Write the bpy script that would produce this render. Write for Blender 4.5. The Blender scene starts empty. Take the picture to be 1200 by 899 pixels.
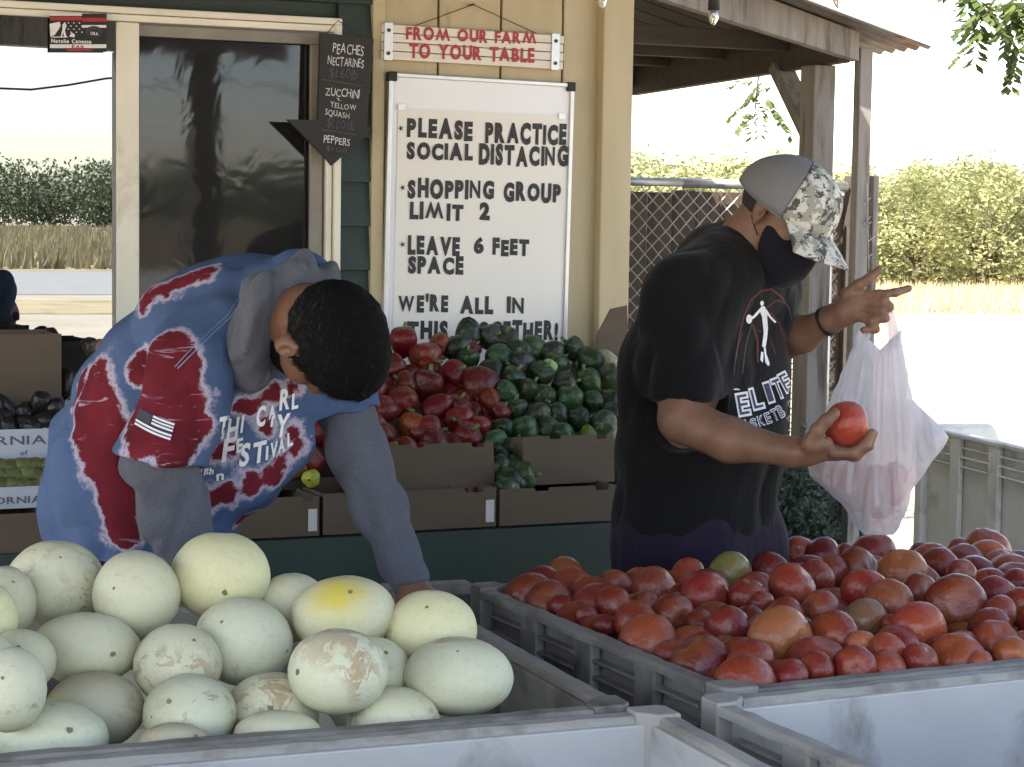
import bpy, bmesh, math, random
import numpy as np
from mathutils import Vector, Matrix, noise
from mathutils.bvhtree import BVHTree
random.seed(7); RNG = np.random.RandomState(7)
S = bpy.context.scene
COL = S.collection
R = math.radians
# ------------------------------------------------------------------ camera
F_PX = 2400.0; CAMZ = 1.54
PITCH = math.atan(198.5/F_PX); ROLL = 0.015
r0 = Vector((1,0,0)); u0 = Vector((0, math.sin(PITCH), math.cos(PITCH))); fw = Vector((0, math.cos(PITCH), -math.sin(PITCH)))
cr = r0*math.cos(ROLL)+u0*math.sin(ROLL); cu = -r0*math.sin(ROLL)+u0*math.cos(ROLL)
CAM = Vector((0,0,CAMZ))
cd = bpy.data.cameras.new('camera'); cam = bpy.data.objects.new('camera', cd); COL.objects.link(cam)
cam.matrix_world = Matrix(((cr.x,cu.x,-fw.x,0),(cr.y,cu.y,-fw.y,0),(cr.z,cu.z,-fw.z,CAMZ),(0,0,0,1)))
cd.sensor_width = 36; cd.lens = 36*F_PX/1200; cd.clip_start = .05; cd.clip_end = 3000
S.camera = cam
def ray(px, py): return fw + cr*((px-600)/F_PX) + cu*((449.5-py)/F_PX)
def P(px, py, d): return CAM + ray(px, py)*d
def G(px, py, z=0.0):
    r = ray(px, py); return CAM + r*((z-CAMZ)/r.z)
def proj(p):
    q = Vector(p)-CAM; d = q.dot(fw)
    return (600+F_PX*q.dot(cr)/d, 449.5-F_PX*q.dot(cu)/d, d)
# ------------------------------------------------------------------ light
S.render.engine = 'CYCLES'
SUN = Vector((-.40,-.50,.86)).normalized()
w = bpy.data.worlds.new('World'); S.world = w; w.use_nodes = True
nt = w.node_tree; bg = nt.nodes['Background']
sky = nt.nodes.new('ShaderNodeTexSky'); sky.sky_type = 'NISHITA'; sky.sun_disc = False
sky.sun_elevation = math.asin(SUN.z); sky.sun_rotation = math.atan2(SUN.x, SUN.y)
sky.dust_density = 1.0; sky.air_density = 1.0; sky.ozone_density = .8
nt.links.new(sky.outputs[0], bg.inputs[0]); bg.inputs[1].default_value = 0.15
sl = bpy.data.lights.new('sun', 'SUN'); sl.energy = 5.0; sl.angle = R(.53); sl.color = (1,.94,.84)
so = bpy.data.objects.new('sun', sl); COL.objects.link(so); so.rotation_euler = SUN.to_track_quat('Z','Y').to_euler()
S.view_settings.view_transform = 'Standard'; S.view_settings.look = 'None'
S.view_settings.exposure = 2.08; S.view_settings.gamma = 1
S.view_settings.use_white_balance = True; S.view_settings.white_balance_temperature = 7200; S.view_settings.white_balance_tint = 12
S.cycles.max_bounces = 8; S.cycles.transparent_max_bounces = 12; S.cycles.diffuse_bounces = 5

# ------------------------------------------------------------------ materials
def lin(c):
    return tuple(((x/255)/12.92 if x/255 <= .04045 else ((x/255+.055)/1.055)**2.4) for x in c)
class NB:
    def __init__(s, name):
        s.m = bpy.data.materials.new(name); s.m.use_nodes = True
        s.t = s.m.node_tree; s.n = s.t.nodes; s.b = s.n['Principled BSDF']; s.out = s.n['Material Output']
    def new(s, typ, **k):
        x = s.n.new(typ)
        for a, v in k.items(): setattr(x, a, v)
        return x
    def lk(s, a, b): s.t.links.new(a, b)
    def coords(s, rnd=True, scale=(1,1,1)):
        tc = s.new('ShaderNodeTexCoord'); o = tc.outputs['Object']
        if rnd:
            oi = s.new('ShaderNodeObjectInfo'); m = s.new('ShaderNodeVectorMath', operation='SCALE')
            cmb = s.new('ShaderNodeCombineXYZ')
            for i in range(3): s.lk(oi.outputs['Random'], cmb.inputs[i])
            s.lk(cmb.outputs[0], m.inputs[0]); m.inputs['Scale'].default_value = 17.3
            ad = s.new('ShaderNodeVectorMath', operation='ADD'); s.lk(o, ad.inputs[0]); s.lk(m.outputs[0], ad.inputs[1]); o = ad.outputs[0]
        if scale != (1,1,1):
            mp = s.new('ShaderNodeVectorMath', operation='MULTIPLY'); s.lk(o, mp.inputs[0]); mp.inputs[1].default_value = scale; o = mp.outputs[0]
        return o
    def noise(s, vec, scale, detail=4, rough=.55, dist=0):
        x = s.new('ShaderNodeTexNoise'); x.inputs['Scale'].default_value = scale; x.inputs['Detail'].default_value = detail
        x.inputs['Roughness'].default_value = rough; x.inputs['Distortion'].default_value = dist
        if vec is not None: s.lk(vec, x.inputs['Vector'])
        return x.outputs['Fac']
    def ramp(s, fac, stops, interp='LINEAR'):
        x = s.new('ShaderNodeValToRGB'); x.color_ramp.interpolation = interp
        e = x.color_ramp.elements
        while len(e) < len(stops): e.new(.5)
        for i, (p, c) in enumerate(stops):
            e[i].position = p
            e[i].color = (c, c, c, 1) if isinstance(c, (int, float)) else tuple(c)+(1,)
        s.lk(fac, x.inputs[0]); return x.outputs[0]
    def mix(s, fac, a, b, blend='MIX'):
        x = s.new('ShaderNodeMix', data_type='RGBA', blend_type=blend)
        for sock, v in ((x.inputs[0], fac), (x.inputs[6], a), (x.inputs[7], b)):
            if isinstance(v, (int, float)): sock.default_value = v
            elif isinstance(v, tuple): sock.default_value = v+(1,) if len(v) == 3 else v
            else: s.lk(v, sock)
        return x.outputs[2]
    def math(s, op, a, b=0.0, clamp=False):
        x = s.new('ShaderNodeMath', operation=op); x.use_clamp = clamp
        for sock, v in ((x.inputs[0], a), (x.inputs[1], b)):
            if isinstance(v, (int, float)): sock.default_value = v
            else: s.lk(v, sock)
        return x.outputs[0]
    def bump(s, h, strength=.3, dist=.01):
        x = s.new('ShaderNodeBump'); x.inputs['Strength'].default_value = strength; x.inputs['Distance'].default_value = dist
        s.lk(h, x.inputs['Height']); s.lk(x.outputs[0], s.b.inputs['Normal'])
    def col(s, c):
        if isinstance(c, tuple): s.b.inputs['Base Color'].default_value = c+(1,)
        else: s.lk(c, s.b.inputs['Base Color'])
    def rough(s, r):
        if isinstance(r, (int, float)): s.b.inputs['Roughness'].default_value = r
        else: s.lk(r, s.b.inputs['Roughness'])
def wear(name, a, b, sc=8, rough=.7, bump=.25, bdist=.003, stretch=(1,1,1), dirt=None, dsc=3, dth=(.52,.68), fine=60, metal=0, spec=None):
    n = NB(name); v = n.coords(True, stretch)
    f = n.noise(v, sc, 6, .6)
    c = n.mix(n.ramp(f, [(.3,0.0),(.7,1.0)]), a, b)
    if dirt:
        d = n.noise(v, dsc, 8, .65, .4)
        c = n.mix(n.ramp(d, [(dth[0],0.0),(dth[1],1.0)]), c, dirt)
    n.col(c); n.rough(rough); n.b.inputs['Metallic'].default_value = metal
    if spec is not None: n.b.inputs['Specular IOR Level'].default_value = spec
    n.bump(n.noise(v, fine, 6, .7), bump, bdist)
    return n.m
M = {}
M['cream'] = wear('cream_paint', (.80,.77,.69), (.72,.68,.58), 5, .5, .15, dirt=(.42,.36,.27), dth=(.6,.8))
M['tan'] = wear('tan_paint', (.50,.42,.27), (.44,.36,.22), 4, .65, .3, stretch=(3,3,.5), dirt=(.30,.24,.15), dth=(.6,.78), dsc=6)
M['groove'] = wear('groove_shadow_paint', (.16,.12,.07), (.1,.08,.05), 9)
M['green_paint'] = wear('dark_green_paint', (.016,.033,.029), (.022,.043,.038), 8, .6, .4, stretch=(.6,.6,6))
M['table_green'] = wear('table_green_paint', (.026,.052,.040), (.020,.042,.033), 6, .65, .25, dirt=(.03,.045,.035))
M['wood_grey'] = wear('weathered_grey_wood', (.29,.265,.24), (.19,.172,.155), 6, .85, .6, stretch=(4,4,.4), dirt=(.11,.09,.075), dsc=8)
M['wood_dark'] = wear('dark_roof_board', (.070,.060,.050), (.045,.038,.032), 6, .85, .5, stretch=(.5,5,5))
M['wood_brown'] = wear('brown_fence_board', (.10,.065,.042), (.065,.044,.03), 6, .9, .6, stretch=(5,5,.5), dirt=(.035,.025,.02), dsc=5)
M['tin'] = wear('corrugated_tin', (.26,.24,.22), (.16,.15,.14), 8, .5, .2, metal=.6, dirt=(.14,.08,.05), dsc=4)
M['galv'] = wear('galvanised_steel', (.42,.43,.42), (.30,.31,.31), 30, .45, .2, metal=.7)
M['wire'] = wear('fence_wire', (.48,.48,.45), (.32,.32,.30), 30, .5, .1, metal=.5)
M['black_metal'] = wear('black_metal', (.02,.02,.02), (.03,.03,.03), 20, .5)
M['black_rubber'] = wear('black_rubber', (.015,.015,.015), (.02,.02,.02), 20, .7)
M['chalkboard'] = wear('chalkboard_black', (.018,.018,.019), (.028,.028,.029), 12, .75, .15)
M['chalk'] = wear('chalk_marks', (.75,.76,.76), (.45,.45,.46), 60, .9)
M['chalk_faint'] = wear('faint_chalk_marks', (.10,.11,.13), (.06,.06,.08), 60, .9)
M['white_board'] = wear('whiteboard_enamel', (.80,.80,.83), (.76,.76,.80), 3, .3, .02)
M['paper'] = wear('poster_paper', (.80,.77,.72), (.76,.73,.69), 2, .85, .12, .004, fine=6)
M['sign_white'] = wear('sign_white_boards', (.78,.74,.68), (.68,.63,.56), 7, .7, .3, stretch=(.6,3,3), dirt=(.45,.38,.30), dth=(.62,.8))
M['sign_red'] = wear('sign_red_letters', (.42,.02,.03), (.33,.015,.025), 40, .5)
M['marker'] = wear('black_marker_ink', (.012,.012,.014), (.05,.05,.055), 45, .7, .1, stretch=(3,1,1))
M['aluminium'] = wear('aluminium_trim', (.62,.63,.65), (.55,.56,.58), 20, .35, .1, metal=.6)
M['screen_frame'] = wear('grey_screen_frame', (.26,.24,.21), (.20,.18,.16), 10, .6, .2)
M['card'] = wear('brown_cardboard', (.120,.090,.064), (.098,.073,.052), 5, .9, .25, stretch=(1,1,4), dirt=(.085,.06,.042), dth=(.62,.8))
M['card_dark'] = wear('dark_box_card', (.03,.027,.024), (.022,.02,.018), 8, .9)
M['card_white'] = wear('white_printed_card', (.46,.50,.58), (.40,.44,.52), 6, .8, .1)
M['tape'] = wear('white_paper_tab', (.6,.6,.6), (.5,.5,.5), 9, .8)
M['blue_ink'] = wear('blue_print', (.03,.06,.25), (.04,.08,.3), 30)
M['grey_ink'] = wear('grey_print', (.12,.12,.17), (.08,.08,.12), 30)
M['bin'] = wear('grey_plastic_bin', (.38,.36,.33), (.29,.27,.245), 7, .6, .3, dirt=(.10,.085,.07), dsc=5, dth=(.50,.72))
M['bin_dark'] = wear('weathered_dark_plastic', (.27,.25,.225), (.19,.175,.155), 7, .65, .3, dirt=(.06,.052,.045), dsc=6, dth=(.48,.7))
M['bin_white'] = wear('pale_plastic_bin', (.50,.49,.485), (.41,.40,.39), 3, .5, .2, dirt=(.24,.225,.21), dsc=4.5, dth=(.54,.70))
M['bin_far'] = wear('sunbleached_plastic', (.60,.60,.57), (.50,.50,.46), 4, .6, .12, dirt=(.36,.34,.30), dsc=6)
M['skin'] = None
def skin(name, a, b):
    n = NB(name); v = n.coords(False)
    n.col(n.mix(n.ramp(n.noise(v, 22, 5, .6), [(.35,0.0),(.65,1.0)]), a, b)); n.rough(.5)
    n.b.inputs['Subsurface Weight'].default_value = .12; n.b.inputs['Subsurface Radius'].default_value = (.01,.004,.002)
    n.b.inputs['Specular IOR Level'].default_value = .35
    n.bump(n.noise(v, 260, 4, .6), .25, .0015); return n.m
M['skin_r'] = skin('tanned_skin', (.235,.125,.085), (.175,.09,.06))
M['skin_l'] = skin('warm_brown_skin', (.20,.098,.062), (.145,.068,.043))
def cloth(name, a, b, sc=300, rough=.95, fs=5):
    n = NB(name); v = n.coords(False)
    c = n.mix(n.ramp(n.noise(v, sc, 3, .7), [(.35,0.0),(.65,1.0)]), a, b)
    n.col(c); n.rough(rough); n.b.inputs['Sheen Weight'].default_value = .08
    n.b.inputs['Specular IOR Level'].default_value = .2
    n.bump(n.math('ADD', n.noise(v, sc*1.5, 2, .5), n.math('MULTIPLY', n.noise(n.coords(False,(1.6,1.6,.7)), 15, 4, .55, 1.2), fs)), .30, .004); return n.m
M['tee_black'] = cloth('black_cotton', (.0062,.0058,.0072), (.0045,.0042,.0055))
M['shorts'] = cloth('dark_purple_shorts', (.020,.012,.028), (.012,.007,.018))
M['trousers'] = cloth('black_trousers', (.012,.012,.014), (.008,.008,.01))
M['heather'] = cloth('heather_grey_jersey', (.115,.122,.150), (.070,.074,.095), 420)
M['mask'] = cloth('black_face_mask', (.010,.010,.018), (.008,.008,.014))
M['cap_mesh'] = cloth('grey_cap_mesh', (.21,.21,.22), (.17,.17,.18), 500)
M['hair'] = None
def hairmat():
    n = NB('black_hair'); v = n.coords(False, (1,1,1))
    n.col(n.mix(n.noise(v, 350, 2, .6), (.005,.0045,.005), (.002,.002,.0025))); n.rough(.8); n.b.inputs['Specular IOR Level'].default_value = .12
    n.bump(n.noise(v, 380, 3, .8), .9, .004); return n.m
M['hair'] = hairmat()
M['hair_strand'] = wear('black_hair_strand', (.013,.011,.010), (.006,.005,.005), 200, .6)
def stubble():
    n = NB('cropped_grey_hair'); v = n.coords(False)
    n.col(n.mix(n.noise(v, 500, 3, .7), (.04,.03,.028), (.012,.010,.010))); n.rough(.9); n.bump(n.noise(v, 500, 3, .7), .5, .003); return n.m
M['stubble'] = stubble()
def camo():
    n = NB('digital_camo_fabric'); v = n.coords(False)
    q = n.new('ShaderNodeVectorMath', operation='SNAP'); n.lk(v, q.inputs[0]); q.inputs[1].default_value = (.0035,.0035,.0035)
    f1 = n.noise(q.outputs[0], 30, 3, .6); f2 = n.noise(q.outputs[0], 47, 3, .6, .5)
    c = n.mix(n.ramp(f1, [(.50,0.0),(.52,1.0)]), (.56,.56,.52), (.30,.30,.27))
    c = n.mix(n.ramp(f2, [(.56,0.0),(.575,1.0)]), c, (.075,.075,.072))
    n.col(c); n.rough(.9); n.bump(n.noise(v, 500, 2, .5), .2, .001); return n.m
M['camo'] = camo()
M['print_white'] = wear('white_shirt_ink', (.80,.80,.83), (.68,.68,.72), 60, .7)
M['print_navy'] = wear('navy_shirt_ink', (.03,.03,.09), (.02,.02,.07), 60, .7)
M['print_red'] = wear('dark_red_shirt_ink', (.13,.02,.02), (.07,.012,.012), 60, .8)
M['print_grey'] = wear('grey_shirt_ink', (.06,.055,.07), (.04,.04,.05), 60, .8)
M['stitch'] = wear('pale_blue_stitching', (.20,.32,.52), (.15,.26,.46), 60, .9)
M['watch'] = wear('black_watch_band', (.012,.012,.013), (.02,.02,.02), 60, .5)
M['eye'] = wear('eye_white', (.7,.68,.65), (.65,.63,.6), 5, .2)
def produce_mat(name, base_from_obj=True, kind='tomato'):
    n = NB(name); oi = n.new('ShaderNodeObjectInfo'); v = n.coords(True); tc = n.new('ShaderNodeTexCoord')
    base = oi.outputs['Color']
    if kind == 'tomato':
        sep = n.new('ShaderNodeSeparateXYZ'); n.lk(tc.outputs['Object'], sep.inputs[0])
        f = n.noise(v, 1.1, 3, .5, .3)
        lo = n.math('ADD', n.math('MULTIPLY', sep.outputs['Z'], .45), n.math('MULTIPLY', f, .9))
        c = n.mix(n.ramp(lo, [(.55,0.0),(1.0,.8)]), base, n.mix(.38, base, (.48,.17,.045)))
        c = n.mix(n.ramp(n.noise(v, .8, 4, .6), [(.56,0.0),(.78,.55)]), c, n.mix(.4, base, (.42,.11,.04)))
        sp = n.ramp(n.noise(v, 18, 1, .5), [(.70,0.0),(.76,1.0)])
        c = n.mix(n.math('MULTIPLY', sp, .35), c, (.65,.38,.25))
        d = n.ramp(n.noise(v, 1.5, 6, .7), [(.62,0.0),(.85,.4)])
        c = n.mix(d, c, (.20,.13,.09))
        n.col(c); n.rough(n.ramp(n.noise(v, 1.6, 4, .6), [(.3,.28),(.7,.46)]))
        n.b.inputs['Subsurface Weight'].default_value = .08; n.b.inputs['Subsurface Radius'].default_value = (.01,.003,.001)
        n.bump(n.noise(v, 1.6, 4, .5), .15, .08)
    elif kind == 'pepper':
        f = n.noise(v, .6, 3, .5)
        c = n.mix(n.ramp(f, [(.5,0.0),(.8,.8)]), base, n.mix(.3, base, (.40,.12,.03) if 'red' in name else (.08,.11,.04)))
        n.col(c); n.rough(.42); n.bump(n.noise(v, 1.3, 3, .5), .2, .1)
    return n.m
M['tomato'] = produce_mat('tomato_skin'); M['pepper_red'] = produce_mat('red_pepper_skin', kind='pepper'); M['pepper_green'] = produce_mat('green_pepper_skin', kind='pepper')
M['stem'] = wear('green_stem', (.10,.16,.04), (.16,.18,.07), 40, .7)
M['scar'] = wear('stem_scar', (.30,.24,.12), (.16,.12,.06), 80, .85)
def melon(name, cov, scab=(.31,.235,.135), yellow=False):
    n = NB(name); v = n.coords(True); oi = n.new('ShaderNodeObjectInfo'); tc = n.new('ShaderNodeTexCoord')
    base = oi.outputs['Color']
    c = n.mix(n.ramp(n.noise(v, 9, 5, .6), [(.35,0.0),(.7,1.0)]), base, n.mix(.35, base, (.62,.57,.36)))
    sep = n.new('ShaderNodeSeparateXYZ'); n.lk(tc.outputs['Object'], sep.inputs[0])
    fine = n.ramp(n.noise(v, 95, 7, .75, .5), [(.50,0.0),(.72,.38)])
    c = n.mix(fine, c, (.40,.36,.24))
    f = n.noise(v, 25, 8, .72, .8)
    zone = n.ramp(n.noise(v, 7, 2, .5), [(.46,0.0),(.60,1.0)])
    k = n.math('MULTIPLY', n.ramp(f, [(cov,0.0),(cov+.035,1.0)]), zone)
    tone = n.mix(n.noise(v, 90, 3, .6), scab, tuple(min(1, x*1.7) for x in scab))
    c = n.mix(n.math('MULTIPLY', k, .85), c, tone)
    dots = n.ramp(n.noise(v, 45, 2, .5), [(.77,0.0),(.785,.9)])
    c = n.mix(dots, c, (.14,.10,.06))
    if yellow:
        # the pale ground spot where this melon lay in the field
        d = n.new('ShaderNodeVectorMath', operation='DISTANCE'); n.lk(tc.outputs['Object'], d.inputs[0]); d.inputs[1].default_value = yellow
        e = n.math('ADD', d.outputs['Value'], n.math('MULTIPLY', n.noise(v, 26, 5, .65), .06))
        c = n.mix(n.ramp(e, [(.045,.95),(.105,0.0)]), c, (.64,.52,.08))
    n.col(c); n.rough(.55)
    n.bump(n.math('ADD', n.math('MULTIPLY', k, .8), n.noise(v, 120, 4, .6)), .25, .0018)
    n.b.inputs['Specular IOR Level'].default_value = .35
    return n.m
M['melon_clean'] = melon('melon_rind_clean', .585); M['melon_scab'] = melon('melon_rind_scabbed', .50); M['melon_brown'] = melon('melon_rind_brown', .46, (.33,.22,.125))
M['melon_yellow'] = melon('melon_rind_yellow_spot', .62, yellow=(0,-.055,.055))
def leafmat(name, a, b, trans=.35):
    n = NB(name); g = n.new('ShaderNodeNewGeometry')
    c = n.mix(g.outputs['Random Per Island'], a, b); n.col(c); n.rough(.55)
    t = n.new('ShaderNodeBsdfTranslucent'); n.lk(c, t.inputs[0])
    mx = n.new('ShaderNodeMixShader'); mx.inputs[0].default_value = trans
    n.lk(n.b.outputs[0], mx.inputs[1]); n.lk(t.outputs[0], mx.inputs[2]); n.lk(mx.outputs[0], n.out.inputs[0]); return n.m
M['leaf_orchard'] = leafmat('almond_leaf', (.22,.25,.10), (.36,.36,.19))
M['leaf_walnut'] = leafmat('walnut_leaf', (.045,.075,.018), (.09,.13,.03))
M['leaf_dark'] = leafmat('shrub_leaf', (.012,.028,.012), (.024,.045,.020), .15)
M['leaf_wood'] = leafmat('far_tree_leaf', (.06,.085,.04), (.11,.14,.06), .2)
M['bark'] = wear('tree_bark', (.14,.11,.08), (.08,.065,.05), 12, .95, .8, .02, stretch=(4,4,1))
def ground():
    n = NB('dry_dirt'); tc = n.new('ShaderNodeTexCoord'); v = tc.outputs['Object']
    c = n.mix(n.ramp(n.noise(v, .6, 8, .6), [(.35,0.0),(.65,1.0)]), (.40,.34,.26), (.33,.27,.20))
    c = n.mix(n.ramp(n.noise(v, 6, 8, .7), [(.55,0.0),(.7,.6)]), c, (.24,.19,.13))
    n.col(c); n.rough(.95); n.bump(n.noise(v, 20, 8, .7), .5, .02); return n.m
M['dirt'] = ground()
M['slab'] = wear('worn_concrete', (.22,.20,.18), (.17,.155,.14), 3, .9, .3)
M['asphalt'] = wear('old_pale_asphalt', (.27,.26,.24), (.23,.22,.20), 2, .9, .2, fine=30)
M['drygrass'] = leafmat('dry_grass_blade', (.46,.37,.20), (.55,.47,.29), .3)
M['weeds'] = leafmat('brown_weed_blade', (.20,.16,.08), (.34,.28,.16), .3)
M['grassbed'] = wear('dry_grass_bed', (.40,.32,.18), (.31,.24,.13), .4, .95, .4, .02, dirt=(.14,.15,.06), dsc=.3)
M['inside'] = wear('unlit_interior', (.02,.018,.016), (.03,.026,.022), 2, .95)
def glass(name, refl, wav, tint=(.9,.93,.97), base=(.012,.011,.010)):
    n = NB(name); tc = n.new('ShaderNodeTexCoord'); v = tc.outputs['Object']
    gl = n.new('ShaderNodeBsdfGlossy'); gl.inputs['Color'].default_value = tint+(1,); gl.inputs['Roughness'].default_value = .0 if not wav else .045
    n.col(base); n.rough(.9); n.b.inputs['Specular IOR Level'].default_value = 0
    bp = n.new('ShaderNodeBump'); bp.inputs['Distance'].default_value = .0005 if wav else .0006; bp.inputs['Strength'].default_value = 1.0 if wav else .3
    n.lk(n.noise(v, 7 if wav else 1.6, 2 if wav else 1, .45, 1.2 if wav else 0), bp.inputs['Height']); n.lk(bp.outputs[0], gl.inputs['Normal'])
    mx = n.new('ShaderNodeMixShader'); mx.inputs[0].default_value = refl
    n.lk(n.b.outputs[0], mx.inputs[1]); n.lk(gl.outputs[0], mx.inputs[2]); n.lk(mx.outputs[0], n.out.inputs[0]); return n.m
M['glass_l'] = glass('window_glass', .42, False, (.80,.90,1.0))
M['glass_r'] = glass('screened_window_glass', .11, True, (.8,.85,1.0))
def screenmat():
    n = NB('insect_screen_mesh'); n.col((.02,.02,.022)); n.rough(.8)
    t = n.new('ShaderNodeBsdfTransparent'); mx = n.new('ShaderNodeMixShader'); mx.inputs[0].default_value = .72
    n.lk(n.b.outputs[0], mx.inputs[1]); n.lk(t.outputs[0], mx.inputs[2]); n.lk(mx.outputs[0], n.out.inputs[0]); return n.m
M['screen'] = screenmat()
def bagmat():
    n = NB('thin_white_plastic'); v = n.coords(False)
    n.col((.84,.84,.87)); n.rough(.38)
    t = n.new('ShaderNodeBsdfTranslucent'); t.inputs[0].default_value = (.88,.87,.90,1)
    tr = n.new('ShaderNodeBsdfTransparent'); tr.inputs[0].default_value = (.90,.84,.93,1)
    m1 = n.new('ShaderNodeMixShader'); m1.inputs[0].default_value = .5
    n.lk(n.b.outputs[0], m1.inputs[1]); n.lk(t.outputs[0], m1.inputs[2])
    m2 = n.new('ShaderNodeMixShader'); m2.inputs[0].default_value = .22
    n.lk(m1.outputs[0], m2.inputs[1]); n.lk(tr.outputs[0], m2.inputs[2]); n.lk(m2.outputs[0], n.out.inputs[0])
    n.bump(n.noise(n.coords(False, (6,6,.8)), 7, 6, .6, 1.2), 1.0, .022); return n.m
M['bag'] = bagmat()
def bulbmat():
    n = NB('clear_bulb_glass'); n.col((.9,.88,.85)); n.rough(.05); n.b.inputs['Transmission Weight'].default_value = .85; n.b.inputs['IOR'].default_value = 1.45; return n.m
M['bulb'] = bulbmat()

# ------------------------------------------------------------------ mesh helpers
class MB:
    def __init__(s): s.v = []; s.f = []
    def add(s, vs, fs):
        o = len(s.v); s.v += [tuple(x) for x in vs]; s.f += [tuple(i+o for i in f) for f in fs]; return s
    def box(s, x0,x1,y0,y1,z0,z1, m=None):
        vs = [Vector((x,y,z)) for x in (x0,x1) for y in (y0,y1) for z in (z0,z1)]
        if m is not None: vs = [m @ v for v in vs]
        return s.add(vs, [(0,1,3,2),(4,6,7,5),(0,4,5,1),(2,3,7,6),(0,2,6,4),(1,5,7,3)])
    def beam(s, a, b, wx, wz, up=Vector((0,0,1))):
        a = Vector(a); b = Vector(b); d = (b-a).normalized(); side = d.cross(up).normalized(); n = side.cross(d)
        vs = [p + side*sx*wx/2 + n*sz*wz/2 for p in (a,b) for sx in (-1,1) for sz in (-1,1)]
        return s.add(vs, [(0,1,3,2),(4,6,7,5),(0,4,5,1),(2,3,7,6),(0,2,6,4),(1,5,7,3)])
    def tube(s, pts, r, n=8, cap=True):
        pts = [Vector(p) for p in pts]; rr = r if isinstance(r, (list,tuple)) else [r]*len(pts)
        o = len(s.v); prev = None
        for i, p in enumerate(pts):
            d = (pts[min(i+1,len(pts)-1)]-pts[max(i-1,0)]).normalized()
            if prev is None:
                a = Vector((0,0,1)) if abs(d.z) < .9 else Vector((1,0,0)); x = d.cross(a).normalized()
            else:
                x = (prev - d*prev.dot(d)); x = x.normalized() if x.length > 1e-6 else d.orthogonal().normalized()
            prev = x; y = d.cross(x)
            for k in range(n):
                t = 2*math.pi*k/n; s.v.append(tuple(p + (x*math.cos(t)+y*math.sin(t))*rr[i]))
        for i in range(len(pts)-1):
            for k in range(n):
                a = o+i*n+k; b = o+i*n+(k+1)%n; s.f.append((a,b,b+n,a+n))
        if cap:
            s.f.append(tuple(o+k for k in range(n))[::-1]); s.f.append(tuple(o+(len(pts)-1)*n+k for k in range(n)))
        return s
    def grid(s, fn, nu, nv, close_u=False):
        o = len(s.v)
        for j in range(nv):
            for i in range(nu): s.v.append(tuple(fn(i/(nu if close_u else nu-1), j/(nv-1))))
        for j in range(nv-1):
            for i in range(nu if close_u else nu-1):
                a = o+j*nu+i; b = o+j*nu+(i+1)%nu; s.f.append((a,b,b+nu,a+nu))
        return s
    def mesh(s, name='mesh', smooth=False):
        me = bpy.data.meshes.new(name); me.from_pydata(s.v, [], s.f); me.validate()
        if smooth: me.polygons.foreach_set('use_smooth', [True]*len(me.polygons))
        me.update(); return me
def link(name, me, mat=None, parent=None, loc=None, rot=None, bevel=0, color=None, kind=None, label=None):
    o = bpy.data.objects.new(name, me); COL.objects.link(o)
    if mat is not None and me is not None and not me.materials: me.materials.append(M[mat] if isinstance(mat, str) else mat)
    if parent is not None: o.parent = parent
    if loc is not None: o.location = loc
    if rot is not None: o.rotation_euler = rot
    if bevel:
        b = o.modifiers.new('bevel', 'BEVEL'); b.width = bevel; b.segments = 2; b.limit_method = 'ANGLE'
    if color: o.color = tuple(color)+(1,)
    if kind: o['kind'] = kind
    if label: o['label'] = label
    return o
def part(name, mb, mat, parent=None, smooth=False, **k): return link(name, mb.mesh(name, smooth), mat, parent, **k)
def boxp(name, mat, parent, x0,x1,y0,y1,z0,z1, bevel=.003, **k):
    x0,x1=sorted((x0,x1)); y0,y1=sorted((y0,y1)); z0,z1=sorted((z0,z1))
    return part(name, MB().box(x0,x1,y0,y1,z0,z1), mat, parent, bevel=bevel, **k)
def thing(name, label, cat, loc=(0,0,0), rz=0, group=None):
    o = bpy.data.objects.new(name, None); COL.objects.link(o); o.location = loc; o.rotation_euler = (0,0,rz); o.empty_display_size = .1
    o['label'] = label; o['category'] = cat
    if group: o['group'] = group
    return o
def tag(o, label, cat, group=None):
    o['label'] = label; o['category'] = cat
    if group: o['group'] = group
    return o
def copy_tree(o, parent=None):
    c = o.copy(); COL.objects.link(c); c.parent = parent
    for ch in list(o.children): copy_tree(ch, c)
    return c
_tc = {}
def text2d(s, bold=.02):
    key = (s, bold)
    if key not in _tc:
        cu_ = bpy.data.curves.new('t', 'FONT'); cu_.body = 'W' if s == 'M' else s; cu_.offset = bold; cu_.resolution_u = 3; cu_.size = 1
        ob = bpy.data.objects.new('t', cu_); COL.objects.link(ob); dg = bpy.context.evaluated_depsgraph_get()
        me = bpy.data.meshes.new_from_object(ob.evaluated_get(dg))
        v = np.array([tuple(x.co)[:2] for x in me.vertices]).reshape(-1,2); f = [tuple(p.vertices) for p in me.polygons]
        if s == 'M': v[:,1] = .72-v[:,1]
        bpy.data.objects.remove(ob); bpy.data.curves.remove(cu_); bpy.data.meshes.remove(me)
        _tc[key] = (v, f)
    return _tc[key]
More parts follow.
